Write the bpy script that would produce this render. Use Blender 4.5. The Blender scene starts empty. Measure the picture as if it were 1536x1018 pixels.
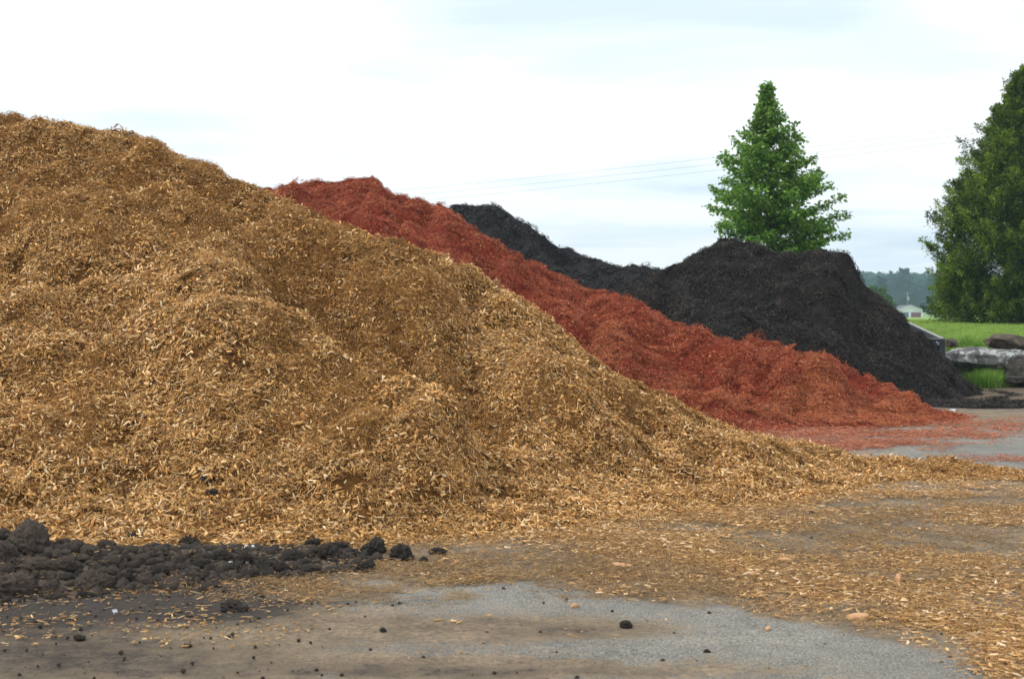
import bpy, bmesh, math, random
import numpy as np
from mathutils import Vector, Matrix, Euler
R = math.radians
rng = np.random.default_rng(7)
random.seed(7)
sc = bpy.context.scene
COL = sc.collection

# ------------------------------------------------------------------ camera
F = 2133.0          # focal length in photo pixels (50 mm on a 36 mm sensor, 1536 px wide)
HOR = 470.0         # row of the horizon
EYE = 1.6
cam = bpy.data.cameras.new('camera')
co = bpy.data.objects.new('camera', cam); COL.objects.link(co)
co.location = (0, 0, EYE); co.rotation_euler = (R(90), 0, 0)
cam.lens = 50; cam.sensor_width = 36
cam.shift_y = -(509.0 - HOR) / 1536.0
cam.clip_start = 0.1; cam.clip_end = 6000
cam.dof.use_dof = True; cam.dof.focus_distance = 13.0; cam.dof.aperture_fstop = 4.5
sc.camera = co

# ------------------------------------------------------------------ world: overcast sky
SUN_EL, SUN_ROT = R(50), R(275)
w = bpy.data.worlds.new('World'); sc.world = w; w.use_nodes = True
nt = w.node_tree; nt.nodes.clear()
def N(t, typ, **kw):
    n = t.nodes.new(typ)
    for k, v in kw.items():
        if k.startswith('i_'):
            key = k[2:]
            n.inputs[int(key) if key.isdigit() else key.replace('_', ' ')].default_value = v
        else: setattr(n, k, v)
    return n
sky = N(nt, 'ShaderNodeTexSky', sky_type='NISHITA', sun_disc=False, sun_elevation=SUN_EL, sun_rotation=SUN_ROT)
sky.air_density = 1.2; sky.dust_density = 2.0
tc = N(nt, 'ShaderNodeTexCoord')
sep = N(nt, 'ShaderNodeSeparateXYZ'); nt.links.new(tc.outputs['Generated'], sep.inputs[0])
mz = N(nt, 'ShaderNodeMath', operation='ABSOLUTE'); nt.links.new(sep.outputs['Z'], mz.inputs[0])
az = N(nt, 'ShaderNodeMath', operation='ADD', i_1=0.10); nt.links.new(mz.outputs[0], az.inputs[0])
dv = N(nt, 'ShaderNodeVectorMath', operation='DIVIDE'); nt.links.new(tc.outputs['Generated'], dv.inputs[0])
cz = N(nt, 'ShaderNodeCombineXYZ', i_2=1.0); nt.links.new(az.outputs[0], cz.inputs[0]); nt.links.new(az.outputs[0], cz.inputs[1])
nt.links.new(cz.outputs[0], dv.inputs[1])
mp = N(nt, 'ShaderNodeMapping'); mp.inputs['Scale'].default_value = (0.75, 0.9, 0.0); mp.inputs['Rotation'].default_value = (0, 0, R(-12)); mp.inputs['Location'].default_value = (1.35, 0.5, 0)
nt.links.new(dv.outputs[0], mp.inputs[0])
cn = N(nt, 'ShaderNodeTexNoise', i_Scale=1.1, i_Detail=5.0, i_Roughness=0.5, i_Distortion=0.3); nt.links.new(mp.outputs[0], cn.inputs['Vector'])
cr = N(nt, 'ShaderNodeValToRGB'); nt.links.new(cn.outputs['Fac'], cr.inputs[0])
cr.color_ramp.elements[0].position = 0.30; cr.color_ramp.elements[0].color = (0.76, 0.87, 1.00, 1)
cr.color_ramp.elements[1].position = 0.53; cr.color_ramp.elements[1].color = (1.14, 1.155, 1.17, 1)
e = cr.color_ramp.elements.new(0.41); e.color = (0.93, 1.02, 1.10, 1)
mixs = N(nt, 'ShaderNodeMixRGB', blend_type='MIX', i_Fac=0.88)
skys = N(nt, 'ShaderNodeMixRGB', blend_type='MULTIPLY', i_Fac=1.0); skys.inputs[2].default_value = (1, 1, 1, 1)
nt.links.new(sky.outputs[0], skys.inputs[1])
# the Nishita radiance is used at about 0.1, the cloud deck is given in picture units, so it is raised by 10
cl10 = N(nt, 'ShaderNodeVectorMath', operation='SCALE'); cl10.inputs['Scale'].default_value = 10.0
nt.links.new(cr.outputs[0], cl10.inputs[0])
nt.links.new(skys.outputs[0], mixs.inputs[1]); nt.links.new(cl10.outputs[0], mixs.inputs[2])
bg = N(nt, 'ShaderNodeBackground', i_Strength=0.1); nt.links.new(mixs.outputs[0], bg.inputs[0])
wo = N(nt, 'ShaderNodeOutputWorld'); nt.links.new(bg.outputs[0], wo.inputs[0])

sl = bpy.data.lights.new('sun', 'SUN'); sl.energy = 1.5; sl.angle = R(12); sl.color = (1.0, 0.96, 0.90)
so = bpy.data.objects.new('sun', sl); COL.objects.link(so)
sd = Vector((math.sin(SUN_ROT) * math.cos(SUN_EL), math.cos(SUN_ROT) * math.cos(SUN_EL), math.sin(SUN_EL)))
so.rotation_euler = (-sd).to_track_quat('-Z', 'Y').to_euler(); so.location = (0, 0, 40)

sc.view_settings.view_transform = 'Standard'; sc.view_settings.look = 'None'
sc.view_settings.exposure = 0.3; sc.view_settings.gamma = 1.0; sc.view_settings.use_curve_mapping = False
cy = sc.cycles
cy.use_denoising = True; cy.max_bounces = 6; cy.diffuse_bounces = 3; cy.glossy_bounces = 2; cy.transmission_bounces = 3
cy.volume_bounces = 0; cy.transparent_max_bounces = 8; cy.use_adaptive_sampling = False

# ------------------------------------------------------------------ helpers
def tag(o, label=None, cat=None, group=None, kind=None):
    if label: o['label'] = label
    if cat: o['category'] = cat
    if group: o['group'] = group
    if kind: o['kind'] = kind
    return o
def link(name, me, parent=None, loc=(0, 0, 0), rot=(0, 0, 0), scale=(1, 1, 1)):
    o = bpy.data.objects.new(name, me); COL.objects.link(o)
    o.location = loc; o.rotation_euler = rot; o.scale = scale
    if parent: o.parent = parent
    return o
def mesh(name, V, Fc, mat=None, smooth=False, attrs=None):
    me = bpy.data.meshes.new(name)
    V = np.asarray(V, dtype=np.float32).reshape(-1, 3)
    if isinstance(Fc, np.ndarray) and Fc.ndim == 2:
        k = Fc.shape[1]; n = Fc.shape[0]
        me.vertices.add(len(V)); me.vertices.foreach_set('co', V.ravel())
        me.loops.add(n * k); me.loops.foreach_set('vertex_index', Fc.astype(np.int32).ravel())
        me.polygons.add(n); me.polygons.foreach_set('loop_start', np.arange(n, dtype=np.int32) * k)
        me.update(calc_edges=True)
    else:
        me.from_pydata([tuple(v) for v in V], [], [tuple(f) for f in Fc]); me.update()
    if smooth: me.polygons.foreach_set('use_smooth', np.ones(len(me.polygons), dtype=bool))
    for k, a in (attrs or {}).items():
        a = np.asarray(a, dtype=np.float32)
        if a.ndim == 2:
            at = me.attributes.new(k, 'FLOAT_COLOR', 'POINT'); c4 = np.ones((len(a), 4), np.float32); c4[:, :3] = a[:, :3]
            at.data.foreach_set('color', c4.ravel())
        else:
            at = me.attributes.new(k, 'FLOAT', 'POINT'); at.data.foreach_set('value', a)
    if mat: me.materials.append(mat)
    return me
def _h(ix, iy, iz, seed):
    n = (ix.astype(np.int64) * 374761393 + iy.astype(np.int64) * 668265263 + iz.astype(np.int64) * 2147483647 + seed * 974711) & 0xffffffff
    n = (n ^ (n >> 13)) * 1274126177 & 0xffffffff
    n = (n ^ (n >> 16)) * 2246822519 & 0xffffffff
    return ((n ^ (n >> 15)) & 0xffff) / 32767.5 - 1.0
def noise2(x, y, seed=0):
    x = np.asarray(x, float); y = np.asarray(y, float)
    ix = np.floor(x); iy = np.floor(y); fx = x - ix; fy = y - iy
    fx = fx * fx * (3 - 2 * fx); fy = fy * fy * (3 - 2 * fy); z = np.zeros_like(ix)
    a = _h(ix, iy, z, seed); b = _h(ix + 1, iy, z, seed); c = _h(ix, iy + 1, z, seed); d = _h(ix + 1, iy + 1, z, seed)
    return (a * (1 - fx) + b * fx) * (1 - fy) + (c * (1 - fx) + d * fx) * fy
def fbm2(x, y, sc_, octv=4, seed=0, g=0.5):
    s = 0; a = 1; t = 0
    for o in range(octv):
        s = s + a * noise2(np.asarray(x) * sc_ + o * 17.3, np.asarray(y) * sc_ - o * 9.1, seed + o); t += a; a *= g; sc_ *= 2.03
    return s / t
def noise3(p, seed=0):
    i = np.floor(p); f = p - i; f = f * f * (3 - 2 * f); r = 0
    for dx in (0, 1):
        for dy in (0, 1):
            for dz in (0, 1):
                wgt = (f[:, 0] if dx else 1 - f[:, 0]) * (f[:, 1] if dy else 1 - f[:, 1]) * (f[:, 2] if dz else 1 - f[:, 2])
                r = r + wgt * _h(i[:, 0] + dx, i[:, 1] + dy, i[:, 2] + dz, seed)
    return r
def sstep(a, b, x):
    t = np.clip((np.asarray(x, float) - a) / (b - a), 0, 1); return t * t * (3 - 2 * t)
def at(px, py, d):                     # a point d metres away that the photo shows at (px, py)
    return Vector(((px - 768) / F * d, d, EYE - (py - HOR) / F * d))
def gnd(px, py, z=0.0):
    d = (EYE - z) * F / (py - HOR); return Vector(((px - 768) / F * d, d, z))

# ------------------------------------------------------------------ materials
def mat(name, rough=0.9, spec=0.2):
    m = bpy.data.materials.new(name); m.use_nodes = True
    b = m.node_tree.nodes['Principled BSDF']; b.inputs['Roughness'].default_value = rough
    b.inputs['Specular IOR Level'].default_value = spec
    return m, m.node_tree, b
def ramp(t, fac, stops):
    r = N(t, 'ShaderNodeValToRGB'); el = r.color_ramp.elements
    while len(el) < len(stops): el.new(0.5)
    for e_, (p, c) in zip(el, stops): e_.position = p; e_.color = (*c, 1) if len(c) == 3 else c
    t.links.new(fac, r.inputs[0]); return r.outputs[0]
def tnoise(t, scale, detail=4, rough=0.55, vec=None, dist=0.0):
    n = N(t, 'ShaderNodeTexNoise', i_Scale=scale, i_Detail=float(detail), i_Roughness=rough, i_Distortion=dist)
    if vec is None:
        c = N(t, 'ShaderNodeTexCoord'); vec = c.outputs['Object']
    t.links.new(vec, n.inputs['Vector']); return n.outputs['Fac']
def mixc(t, fac, a, b, mode='MIX'):
    m = N(t, 'ShaderNodeMixRGB', blend_type=mode)
    for i, v in ((0, fac), (1, a), (2, b)):
        if hasattr(v, 'links'): t.links.new(v, m.inputs[i])
        elif isinstance(v, (int, float)): m.inputs[i].default_value = v
        else: m.inputs[i].default_value = (*v, 1)
    return m.outputs[0]
def mathn(t, op, a, b=0.0, clamp=False):
    m = N(t, 'ShaderNodeMath', operation=op, use_clamp=clamp)
    for i, v in ((0, a), (1, b)):
        if hasattr(v, 'links'): t.links.new(v, m.inputs[i])
        else: m.inputs[i].default_value = v
    return m.outputs[0]
def bump(t, b, h, strength=0.5, dist=0.02):
    n = N(t, 'ShaderNodeBump', i_Strength=strength, i_Distance=dist); t.links.new(h, n.inputs['Height']); t.links.new(n.outputs[0], b.inputs['Normal'])
def simple(name, c1, c2, scale=6, rough=0.85, bs=0.3, spec=0.2, bd=0.02):
    m, t, b = mat(name, rough, spec); f = tnoise(t, scale, 6)
    t.links.new(ramp(t, f, [(0.3, c1), (0.7, c2)]), b.inputs['Base Color'])
    if bs: bump(t, b, tnoise(t, scale * 4, 5), bs, bd)
    return m
def attr_mat(name, rough=0.85, spec=0.15, vary=0.25, trans=0.0):
    """colour of each piece is stored on the mesh, with a little variation from one instance to the next"""
    m, t, b = mat(name, rough, spec)
    a = N(t, 'ShaderNodeAttribute', attribute_name='tint')
    oi = N(t, 'ShaderNodeObjectInfo')
    v = N(t, 'ShaderNodeMapRange', i_3=1 - vary, i_4=1 + vary); t.links.new(oi.outputs['Random'], v.inputs[0])
    s = N(t, 'ShaderNodeVectorMath', operation='SCALE'); t.links.new(a.outputs['Color'], s.inputs[0]); t.links.new(v.outputs[0], s.inputs['Scale'])
    t.links.new(s.outputs[0], b.inputs['Base Color'])
    if trans:
        tr = N(t, 'ShaderNodeBsdfTranslucent'); mx = N(t, 'ShaderNodeMixShader', i_0=trans)
        s2 = N(t, 'ShaderNodeVectorMath', operation='SCALE'); s2.inputs['Scale'].default_value = 1.5; t.links.new(s.outputs[0], s2.inputs[0])
        t.links.new(s2.outputs[0], tr.inputs[0])
        t.links.new(b.outputs[0], mx.inputs[1]); t.links.new(tr.outputs[0], mx.inputs[2])
        t.links.new(mx.outputs[0], t.nodes['Material Output'].inputs[0])
    return m

# ------------------------------------------------------------------ scatter: a cloud of points, each bearing one clump
def scatter(name, pts, nrm, protos, scl, parent=None, origin=(0, 0, 0)):
    n = len(pts)
    spin = rng.uniform(0, 2 * math.pi, n)
    nrm = nrm / np.linalg.norm(nrm, axis=1)[:, None]
    ref = np.stack([np.cos(spin), np.sin(spin), np.zeros(n)], 1)
    tx = ref - nrm * np.sum(ref * nrm, 1)[:, None]; tx /= np.linalg.norm(tx, axis=1)[:, None]
    ty = np.cross(nrm, tx)
    ry = -np.arcsin(np.clip(tx[:, 2], -1, 1)); rx = np.arctan2(ty[:, 2], nrm[:, 2]); rz = np.arctan2(tx[:, 1], tx[:, 0])
    me = bpy.data.meshes.new(name); me.vertices.add(n)
    me.vertices.foreach_set('co', (np.asarray(pts) - np.asarray(origin)).astype(np.float32).ravel())
    a = me.attributes.new('rot', 'FLOAT_VECTOR', 'POINT'); a.data.foreach_set('vector', np.stack([rx, ry, rz], 1).astype(np.float32).ravel())
    a = me.attributes.new('scl', 'FLOAT', 'POINT'); a.data.foreach_set('value', np.asarray(scl, np.float32))
    a = me.attributes.new('pick', 'INT', 'POINT'); a.data.foreach_set('value', rng.integers(0, 9999, n).astype(np.int32))
    o = link(name, me, parent); o['kind'] = 'stuff'
    g = bpy.data.node_groups.new('scatter', 'GeometryNodeTree')
    g.interface.new_socket('Geometry', in_out='INPUT', socket_type='NodeSocketGeometry')
    g.interface.new_socket('Geometry', in_out='OUTPUT', socket_type='NodeSocketGeometry')
    gi = g.nodes.new('NodeGroupInput'); go = g.nodes.new('NodeGroupOutput')
    ip = g.nodes.new('GeometryNodeInstanceOnPoints'); ip.inputs['Pick Instance'].default_value = True
    ci = g.nodes.new('GeometryNodeCollectionInfo'); ci.inputs['Collection'].default_value = protos
    ci.inputs['Separate Children'].default_value = True; ci.inputs['Reset Children'].default_value = True
    def na(nm, ty):
        k = g.nodes.new('GeometryNodeInputNamedAttribute'); k.data_type = ty; k.inputs['Name'].default_value = nm
        return [s for s in k.outputs if s.enabled and s.name == 'Attribute'][0]
    g.links.new(gi.outputs[0], ip.inputs['Points']); g.links.new(ci.outputs[0], ip.inputs['Instance'])
    g.links.new(na('pick', 'INT'), ip.inputs['Instance Index'])
    g.links.new(na('rot', 'FLOAT_VECTOR'), ip.inputs['Rotation'])
    g.links.new(na('scl', 'FLOAT'), ip.inputs['Scale'])
    g.links.new(ip.outputs[0], go.inputs[0])
    md = o.modifiers.new('scatter', 'NODES'); md.node_group = g
    return o
def pieces_mesh(n, rad, lo, hi, wlo, whi, palette, wts, flat=0.35, lift=0.03, widef=0.25, m=None, seed=0, thick=0.3):
    """n tapered splinters in one clump"""
    r = np.random.default_rng(seed)
    L = r.uniform(lo, hi, n); wide = r.random(n) < widef
    W = np.where(wide, r.uniform(whi * 0.7, whi * 1.6, n), r.uniform(wlo, wlo * 2.2, n)); L = np.where(wide, L * 0.7, L)
    T = np.maximum(W * thick, wlo * 0.5)
    t4 = r.uniform(0.1, 0.9, n)
    base = np.array([[-.5, -.5, 0], [-.5, .5, 0], [.5, .5, 0], [.5, -.5, 0], [-.5, -.35, 1], [-.5, .35, 1], [.5, .35, 1], [.5, -.35, 1]], float)
    P = np.repeat(base[None], n, 0)
    tap = np.where(P[:, :, 0] > 0, t4[:, None], 1.0)
    P[:, :, 0] *= L[:, None]; P[:, :, 1] *= (W[:, None] * tap); P[:, :, 2] = (P[:, :, 2] - .5) * T[:, None]
    P[:, :, 0] += np.where(P[:, :, 1] > 0, 1, -1) * (r.uniform(-.4, .4, n) * W)[:, None]
    ps = r.normal(0, flat, n); th = r.uniform(0, 2 * np.pi, n); rl = r.normal(0, flat * 1.3, n)
    c, s = np.cos(rl), np.sin(rl); y = P[:, :, 1] * c[:, None] - P[:, :, 2] * s[:, None]; z = P[:, :, 1] * s[:, None] + P[:, :, 2] * c[:, None]; x = P[:, :, 0]
    c, s = np.cos(ps), np.sin(ps); x, z = x * c[:, None] - z * s[:, None], x * s[:, None] + z * c[:, None]
    c, s = np.cos(th), np.sin(th); x, y = x * c[:, None] - y * s[:, None], x * s[:, None] + y * c[:, None]
    rr = rad * np.sqrt(r.random(n)); a = r.uniform(0, 2 * np.pi, n)
    P = np.stack([x + (rr * np.cos(a))[:, None], y + (rr * np.sin(a))[:, None], z + (r.uniform(0, lift, n))[:, None]], 2)
    q = np.array([[0, 1, 2, 3], [4, 7, 6, 5], [0, 4, 5, 1], [2, 6, 7, 3], [1, 5, 6, 2], [0, 3, 7, 4]])
    Fc = (q[None] + (np.arange(n) * 8)[:, None, None]).reshape(-1, 4)
    pal = np.array(palette); k = r.choice(len(pal), n, p=np.array(wts) / sum(wts))
    colr = pal[k] * r.uniform(.75, 1.25, n)[:, None]
    return mesh('splinters', P.reshape(-1, 3), Fc, m, attrs={'tint': np.repeat(colr, 8, 0)})
def proto_set(name, k, fn):
    c = bpy.data.collections.new(name)
    for i in range(k): c.objects.link(bpy.data.objects.new(name, fn(i)))
    return c

M_chip = attr_mat('wood_chip_surface', 0.8, 0.2, 0.22)
BR = [(.575, .32, .108), (.47, .24, .07), (.31, .145, .04), (.67, .42, .175), (.84, .60, .33), (.14, .06, .018)]
BRW = [5, 5, 4, 3.5, 1.4, 2.6]
RD = [(.47, .125, .056), (.37, .082, .038), (.58, .21, .09), (.20, .04, .022), (.70, .38, .21)]
RDW = [5, 4.6, 2.4, 3.2, .7]
BK = [(.042, .041, .042), (.018, .018, .019), (.085, .082, .082), (.26, .25, .24), (.05, .044, .04)]
BKW = [5, 5, 2.5, .2, 2]
DK = [(.050, .043, .039), (.018, .016, .015), (.10, .085, .075), (.30, .25, .20), (.11, .075, .05)]
DKW = [5, 5, 2.2, .16, .9]
P_brown = proto_set('brown_clump', 14, lambda i: pieces_mesh(66, .105, .016, .066, .0025, .012, BR, BRW, .27, .026, .24, M_chip, 10 + i))
P_red = proto_set('red_clump', 8, lambda i: pieces_mesh(60, .12, .02, .07, .0035, .011, RD, RDW, .28, .03, .10, M_chip, 40 + i))
P_black = proto_set('black_clump', 8, lambda i: pieces_mesh(52, .13, .025, .075, .005, .015, BK, BKW, .3, .03, .15, M_chip, 60 + i))
P_dark = proto_set('dark_clump', 8, lambda i: pieces_mesh(52, .13, .025, .075, .005, .015, DK, DKW, .3, .03, .15, M_chip, 80 + i))
LT = [(.58, .34, .13), (.46, .24, .08), (.68, .46, .23), (.34, .18, .07)]
P_litter = proto_set('litter_clump', 8, lambda i: pieces_mesh(48, .16, .015, .06, .0022, .009, LT, [4, 4, 2, 3], .12, .008, .25, M_chip, 100 + i))
for i in range(4): P_litter.objects.link(bpy.data.objects.new('litter_clump', pieces_mesh(10, .17, .025, .07, .005, .013, [(.62, .38, .17), (.74, .52, .30), (.82, .63, .42), (.44, .24, .10)], [4, 3, 1.5, 2], .12, .01, .75, M_chip, 190 + i)))
P_loose = proto_set('loose_bits', 8, lambda i: pieces_mesh(7, .22, .02, .07, .003, .012, LT, [4, 3, 2, 2], .08, .004, .5, M_chip, 120 + i))
ST = [(.42, .26, .115), (.31, .185, .08), (.52, .36, .185), (.18, .11, .055)]
P_straw = proto_set('straw_clump', 8, lambda i: pieces_mesh(46, .17, .02, .07, .0018, .006, ST, [4, 4, 1.5, 3], .14, .01, .12, M_chip, 140 + i))
P_rlit = proto_set('red_litter', 6, lambda i: pieces_mesh(30, .2, .02, .07, .004, .012, [(.48, .17, .09), (.38, .11, .06), (.55, .24, .14), (.5, .30, .2)], [4, 3, 3, 2], .12, .01, .2, M_chip, 160 + i))

# ------------------------------------------------------------------ piles as height fields
def crest_pts(lst, step=0.12, hs=None):
    """list of (px, py, depth, slope) -> dense crest in world space"""
    P = np.array([[*at(a[0], a[1], a[2]), a[3]] for a in lst])
    out = []
    for a, b in zip(P[:-1], P[1:]):
        n = max(2, int(np.linalg.norm(b[:2] - a[:2]) / step))
        t = np.arange(n)[:, None] / n; out.append(a + (b - a) * t)
    out.append(P[-1:]); return np.concatenate(out)
class Pile:
    def __init__(s, crests, seed, rough=1.0, gully=0.13, back=1.0, extra=None):
        s.C = [crest_pts(c) for c in crests]; s.seed = seed; s.rough = rough; s.gully = gully; s.extra = extra
        s.off = [np.zeros(len(c)) for c in s.C]
    def h(s, x, y, fine=True):
        x = np.asarray(x, float); y = np.asarray(y, float); sh = x.shape; x = x.ravel(); y = y.ravel()
        wx = x + .22 * fbm2(x, y, .9, 3, s.seed + 50); wy = y + .22 * fbm2(x, y, .9, 3, s.seed + 60)
        H = np.full(x.shape, -9.0)
        for ci, C in enumerate(s.C):
            arc = np.concatenate([[0], np.cumsum(np.linalg.norm(np.diff(C[:, :2], axis=0), axis=1))])
            z0 = np.zeros_like(arc)
            g = 1 + s.gully * (noise2(arc * 1.1, z0, s.seed + ci) + .6 * noise2(arc * 2.7, z0 + 5, s.seed + ci))
            for i in range(len(C)):
                dx = wx - C[i, 0]; dy = wy - C[i, 1]; dist = np.sqrt(dx * dx + dy * dy + .02)
                np.maximum(H, C[i, 2] + s.off[ci][i] - C[i, 3] * g[i] * dist, out=H)
        body = sstep(-.05, .5, H)
        N1 = fbm2(x, y, .85, 3, s.seed + 3); N2 = fbm2(x, y, 2.3, 3, s.seed + 7); rid = 1 - np.abs(fbm2(x, y, 1.15, 2, s.seed + 13)) * 2
        H = H + s.rough * body * (.22 * N1 + .10 * N2 + .07 * rid + .05 * (.5 - np.abs(fbm2(x, y, 3.1, 2, s.seed + 17))))
        if s.extra is not None: H = s.extra(x, y, H)
        if s.az is not None:
            H = H + np.interp(x / y, s.az, s.cor) * y * sstep(-.05, .55, H)
        # talus apron at the foot
        k = .10; H = np.where(H > 3 * k, H, k * np.log1p(np.exp(np.clip(H / k, -30, 30))) - .035)
        if fine:
            H = H + s.rough * sstep(-.03, .15, H) * (.075 * fbm2(x, y, 5.5, 3, s.seed + 21))
        return H.reshape(sh)
    def fit(s, outline, y0, y1, it=6):
        """shape the pile so that, seen from the yard, its outline runs where it should"""
        O = np.array(outline, float); s.az = np.linspace((O[0, 0] - 768) / F, (O[-1, 0] - 768) / F, 150)
        want = (HOR - np.interp(s.az * F + 768, O[:, 0], O[:, 1])) / F; s.cor = np.zeros(150)
        yy = np.linspace(y0, y1, 60)
        for _ in range(it):
            Hh = s.h(s.az[:, None] * yy[None], np.repeat(yy[None], 150, 0), False)
            el = (Hh - EYE) / yy[None]; el[Hh < .02] = -9
            k = el.argmax(1); err = np.where(el.max(1) > -5, want - el.max(1), .004)
            ker = np.array([.25, .5, .25]); err = np.convolve(np.pad(err, 1, mode='edge'), ker, 'valid')
            s.cor += np.clip(err, -.02, .02) * .9
    az = None
    fitset = (0,)
def build_pile(name, P, x0, x1, y0, y1, res, m, loc):
    xs = np.arange(x0, x1, res); ys = np.arange(y0, y1, res)
    X, Y = np.meshgrid(xs, ys); H = P.h(X, Y)
    ok = H > -.03
    V = np.stack([X - loc[0], Y - loc[1], H], 2).reshape(-1, 3)
    idx = np.arange(X.size).reshape(X.shape)
    c = ok[:-1, :-1] | ok[1:, :-1] | ok[:-1, 1:] | ok[1:, 1:]
    Fc = np.stack([idx[:-1, :-1][c], idx[:-1, 1:][c], idx[1:, 1:][c], idx[1:, :-1][c]], 1)
    used = np.unique(Fc); rm = np.full(X.size, -1); rm[used] = np.arange(len(used))
    me = mesh(name, V[used], rm[Fc], m, smooth=True)
    o = link(name, me, None, loc)
    P.grid = (xs, ys, H)
    return o
def field(P, x, y):
    xs, ys, H = P.grid; r = xs[1] - xs[0]
    i = np.clip((x - xs[0]) / r, 0, len(xs) - 1.001); j = np.clip((y - ys[0]) / r, 0, len(ys) - 1.001)
    a = i.astype(int); b = j.astype(int); u = i - a; v = j - b
    return (H[b, a] * (1 - u) + H[b, a + 1] * u) * (1 - v) + (H[b + 1, a] * (1 - u) + H[b + 1, a + 1] * u) * v
def normals(P, x, y, e=.12):
    gx = (field(P, x + e, y) - field(P, x - e, y)) / (2 * e); gy = (field(P, x, y + e) - field(P, x, y - e)) / (2 * e)
    n = np.stack([-gx, -gy, np.ones_like(gx)], 1); return n / np.linalg.norm(n, axis=1)[:, None]
def cover(P, dens, name, protos, parent, loc, smin=.75, smax=1.25, jit=.4, sink=.02, ymax=None, foot=.0, view=True):
    xs, ys, H = P.grid
    n = int(dens * (xs[-1] - xs[0]) * (ys[-1] - ys[0]))
    x = rng.uniform(xs[0], xs[-1], n); y = rng.uniform(ys[0], ys[-1], n); h = field(P, x, y)
    nr = normals(P, x, y)
    keep = (h > foot) & (rng.random(n) < .75 / np.maximum(nr[:, 2], .5))
    tocam = np.stack([-x, -y, EYE - h], 1); tocam /= np.linalg.norm(tocam, axis=1)[:, None]
    face = np.sum(tocam * nr, 1)
    keep &= (face > -.25) | (rng.random(n) < .35)        # the backs of the piles carry fewer clumps
    keep &= rng.random(n) < np.clip(1.3 - .6 * face, .65, 1.2) + (h < .3) * .3
    x, y, h, nr = x[keep], y[keep], h[keep], nr[keep]
    nr = nr + rng.normal(0, jit * .5, nr.shape); nr[:, 2] = np.maximum(nr[:, 2], .15)
    pts = np.stack([x, y, h - sink + rng.uniform(-.02, .02, len(x))], 1)
    print(name, len(x))
    return scatter(name, pts, nr, protos, rng.uniform(smin, smax, len(x)), parent, loc)
def hit(P, px, py, d0=8, d1=36):
    """where the line of sight through a pixel meets the pile"""
    d = np.linspace(d0, d1, 1200); x = (px - 768) / F * d; z = EYE - (py - HOR) / F * d
    k = np.argmax(field(P, x, d) > z); return Vector((x[k], d[k], float(field(P, x[k:k + 1], d[k:k + 1])[0])))

M_brown = simple('brown_mulch_bed', (.09, .04, .012), (.24, .115, .033), 22, .95, 1.0, .1, .03)  # all four beds are darker than their chips, painting shade into the gaps
M_red = simple('red_mulch_bed', (.11, .02, .012), (.30, .055, .027), 16, .95, 1.0, .1, .03)
M_black = simple('black_mulch_bed', (.016, .015, .016), (.038, .036, .037), 16, .95, 1.0, .1, .03)
M_dark = simple('dark_mulch_bed', (.012, .011, .010), (.035, .030, .027), 16, .95, 1.0, .1, .03)

# --- brown
def brown_extra(x, y, H):
    # slumped scarp below the crest and the hollow between the main lobe and the front mound
    def gau(px, py, d, sx, sy, a, rot=0):
        p = at(px, py, d); dx = x - p.x; dy = y - p.y; c, s = math.cos(rot), math.sin(rot)
        u = dx * c + dy * s; v = -dx * s + dy * c
        return a * np.exp(-(u / sx) ** 2 - (v / sy) ** 2)
    H = H - gau(690, 655, 12.4, .45, .75, .50, .35) + gau(835, 615, 12.8, .5, .55, .26) - gau(620, 600, 12.9, .5, .6, .18, .4)
    H = H - gau(260, 300, 15.0, 2.2, .35, .22, -.1) + gau(250, 350, 14.1, 2.6, .5, .20, -.1)
    H = H - gau(760, 560, 13.1, .3, .8, .12, .5) - gau(960, 640, 13.6, .25, .6, .10, .5)
    H = H - gau(430, 470, 13.6, .4, 1.0, .22, .3)
    H = H - gau(520, 560, 12.9, .35, 1.0, .22, .5) + gau(610, 520, 13.3, .3, 1.1, .20, .5) - gau(330, 390, 14.2, .35, .8, .2, .4)
    def path(pts, wd, a):
        q = [at(*p) for p in pts]; D = np.full(x.shape, 9.0)
        for u, v in zip(q[:-1], q[1:]):
            ux, uy = v.x - u.x, v.y - u.y; t_ = np.clip(((x - u.x) * ux + (y - u.y) * uy) / (ux * ux + uy * uy), 0, 1)
            D = np.minimum(D, np.hypot(x - u.x - t_ * ux, y - u.y - t_ * uy))
        return a * np.exp(-(D / wd) ** 2)
    H = H - path([(330, 370, 14.3), (430, 460, 13.6), (560, 560, 12.8), (690, 668, 12.0)], .34, .34) + path([(480, 380, 14.2), (640, 500, 13.5), (760, 590, 12.9), (900, 680, 12.5)], .42, .24)
    H = H + path([(100, 420, 13.6), (300, 520, 12.6), (480, 610, 11.9), (640, 720, 11.2)], .55, .20) - path([(640, 420, 14.1), (800, 540, 13.6), (960, 650, 13.2)], .22, .12)
    H = H - path([(-100, 300, 15.2), (150, 310, 15.0), (380, 350, 14.6)], .4, .22)
    H = H + gau(120, 560, 12.4, .8, .5, .18, 0) - gau(150, 480, 12.9, 1.2, .3, .18, -.1) - gau(60, 690, 11.3, .7, .3, .12, .1) + gau(330, 640, 11.7, .6, .5, .14, .3)
    return H
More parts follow.
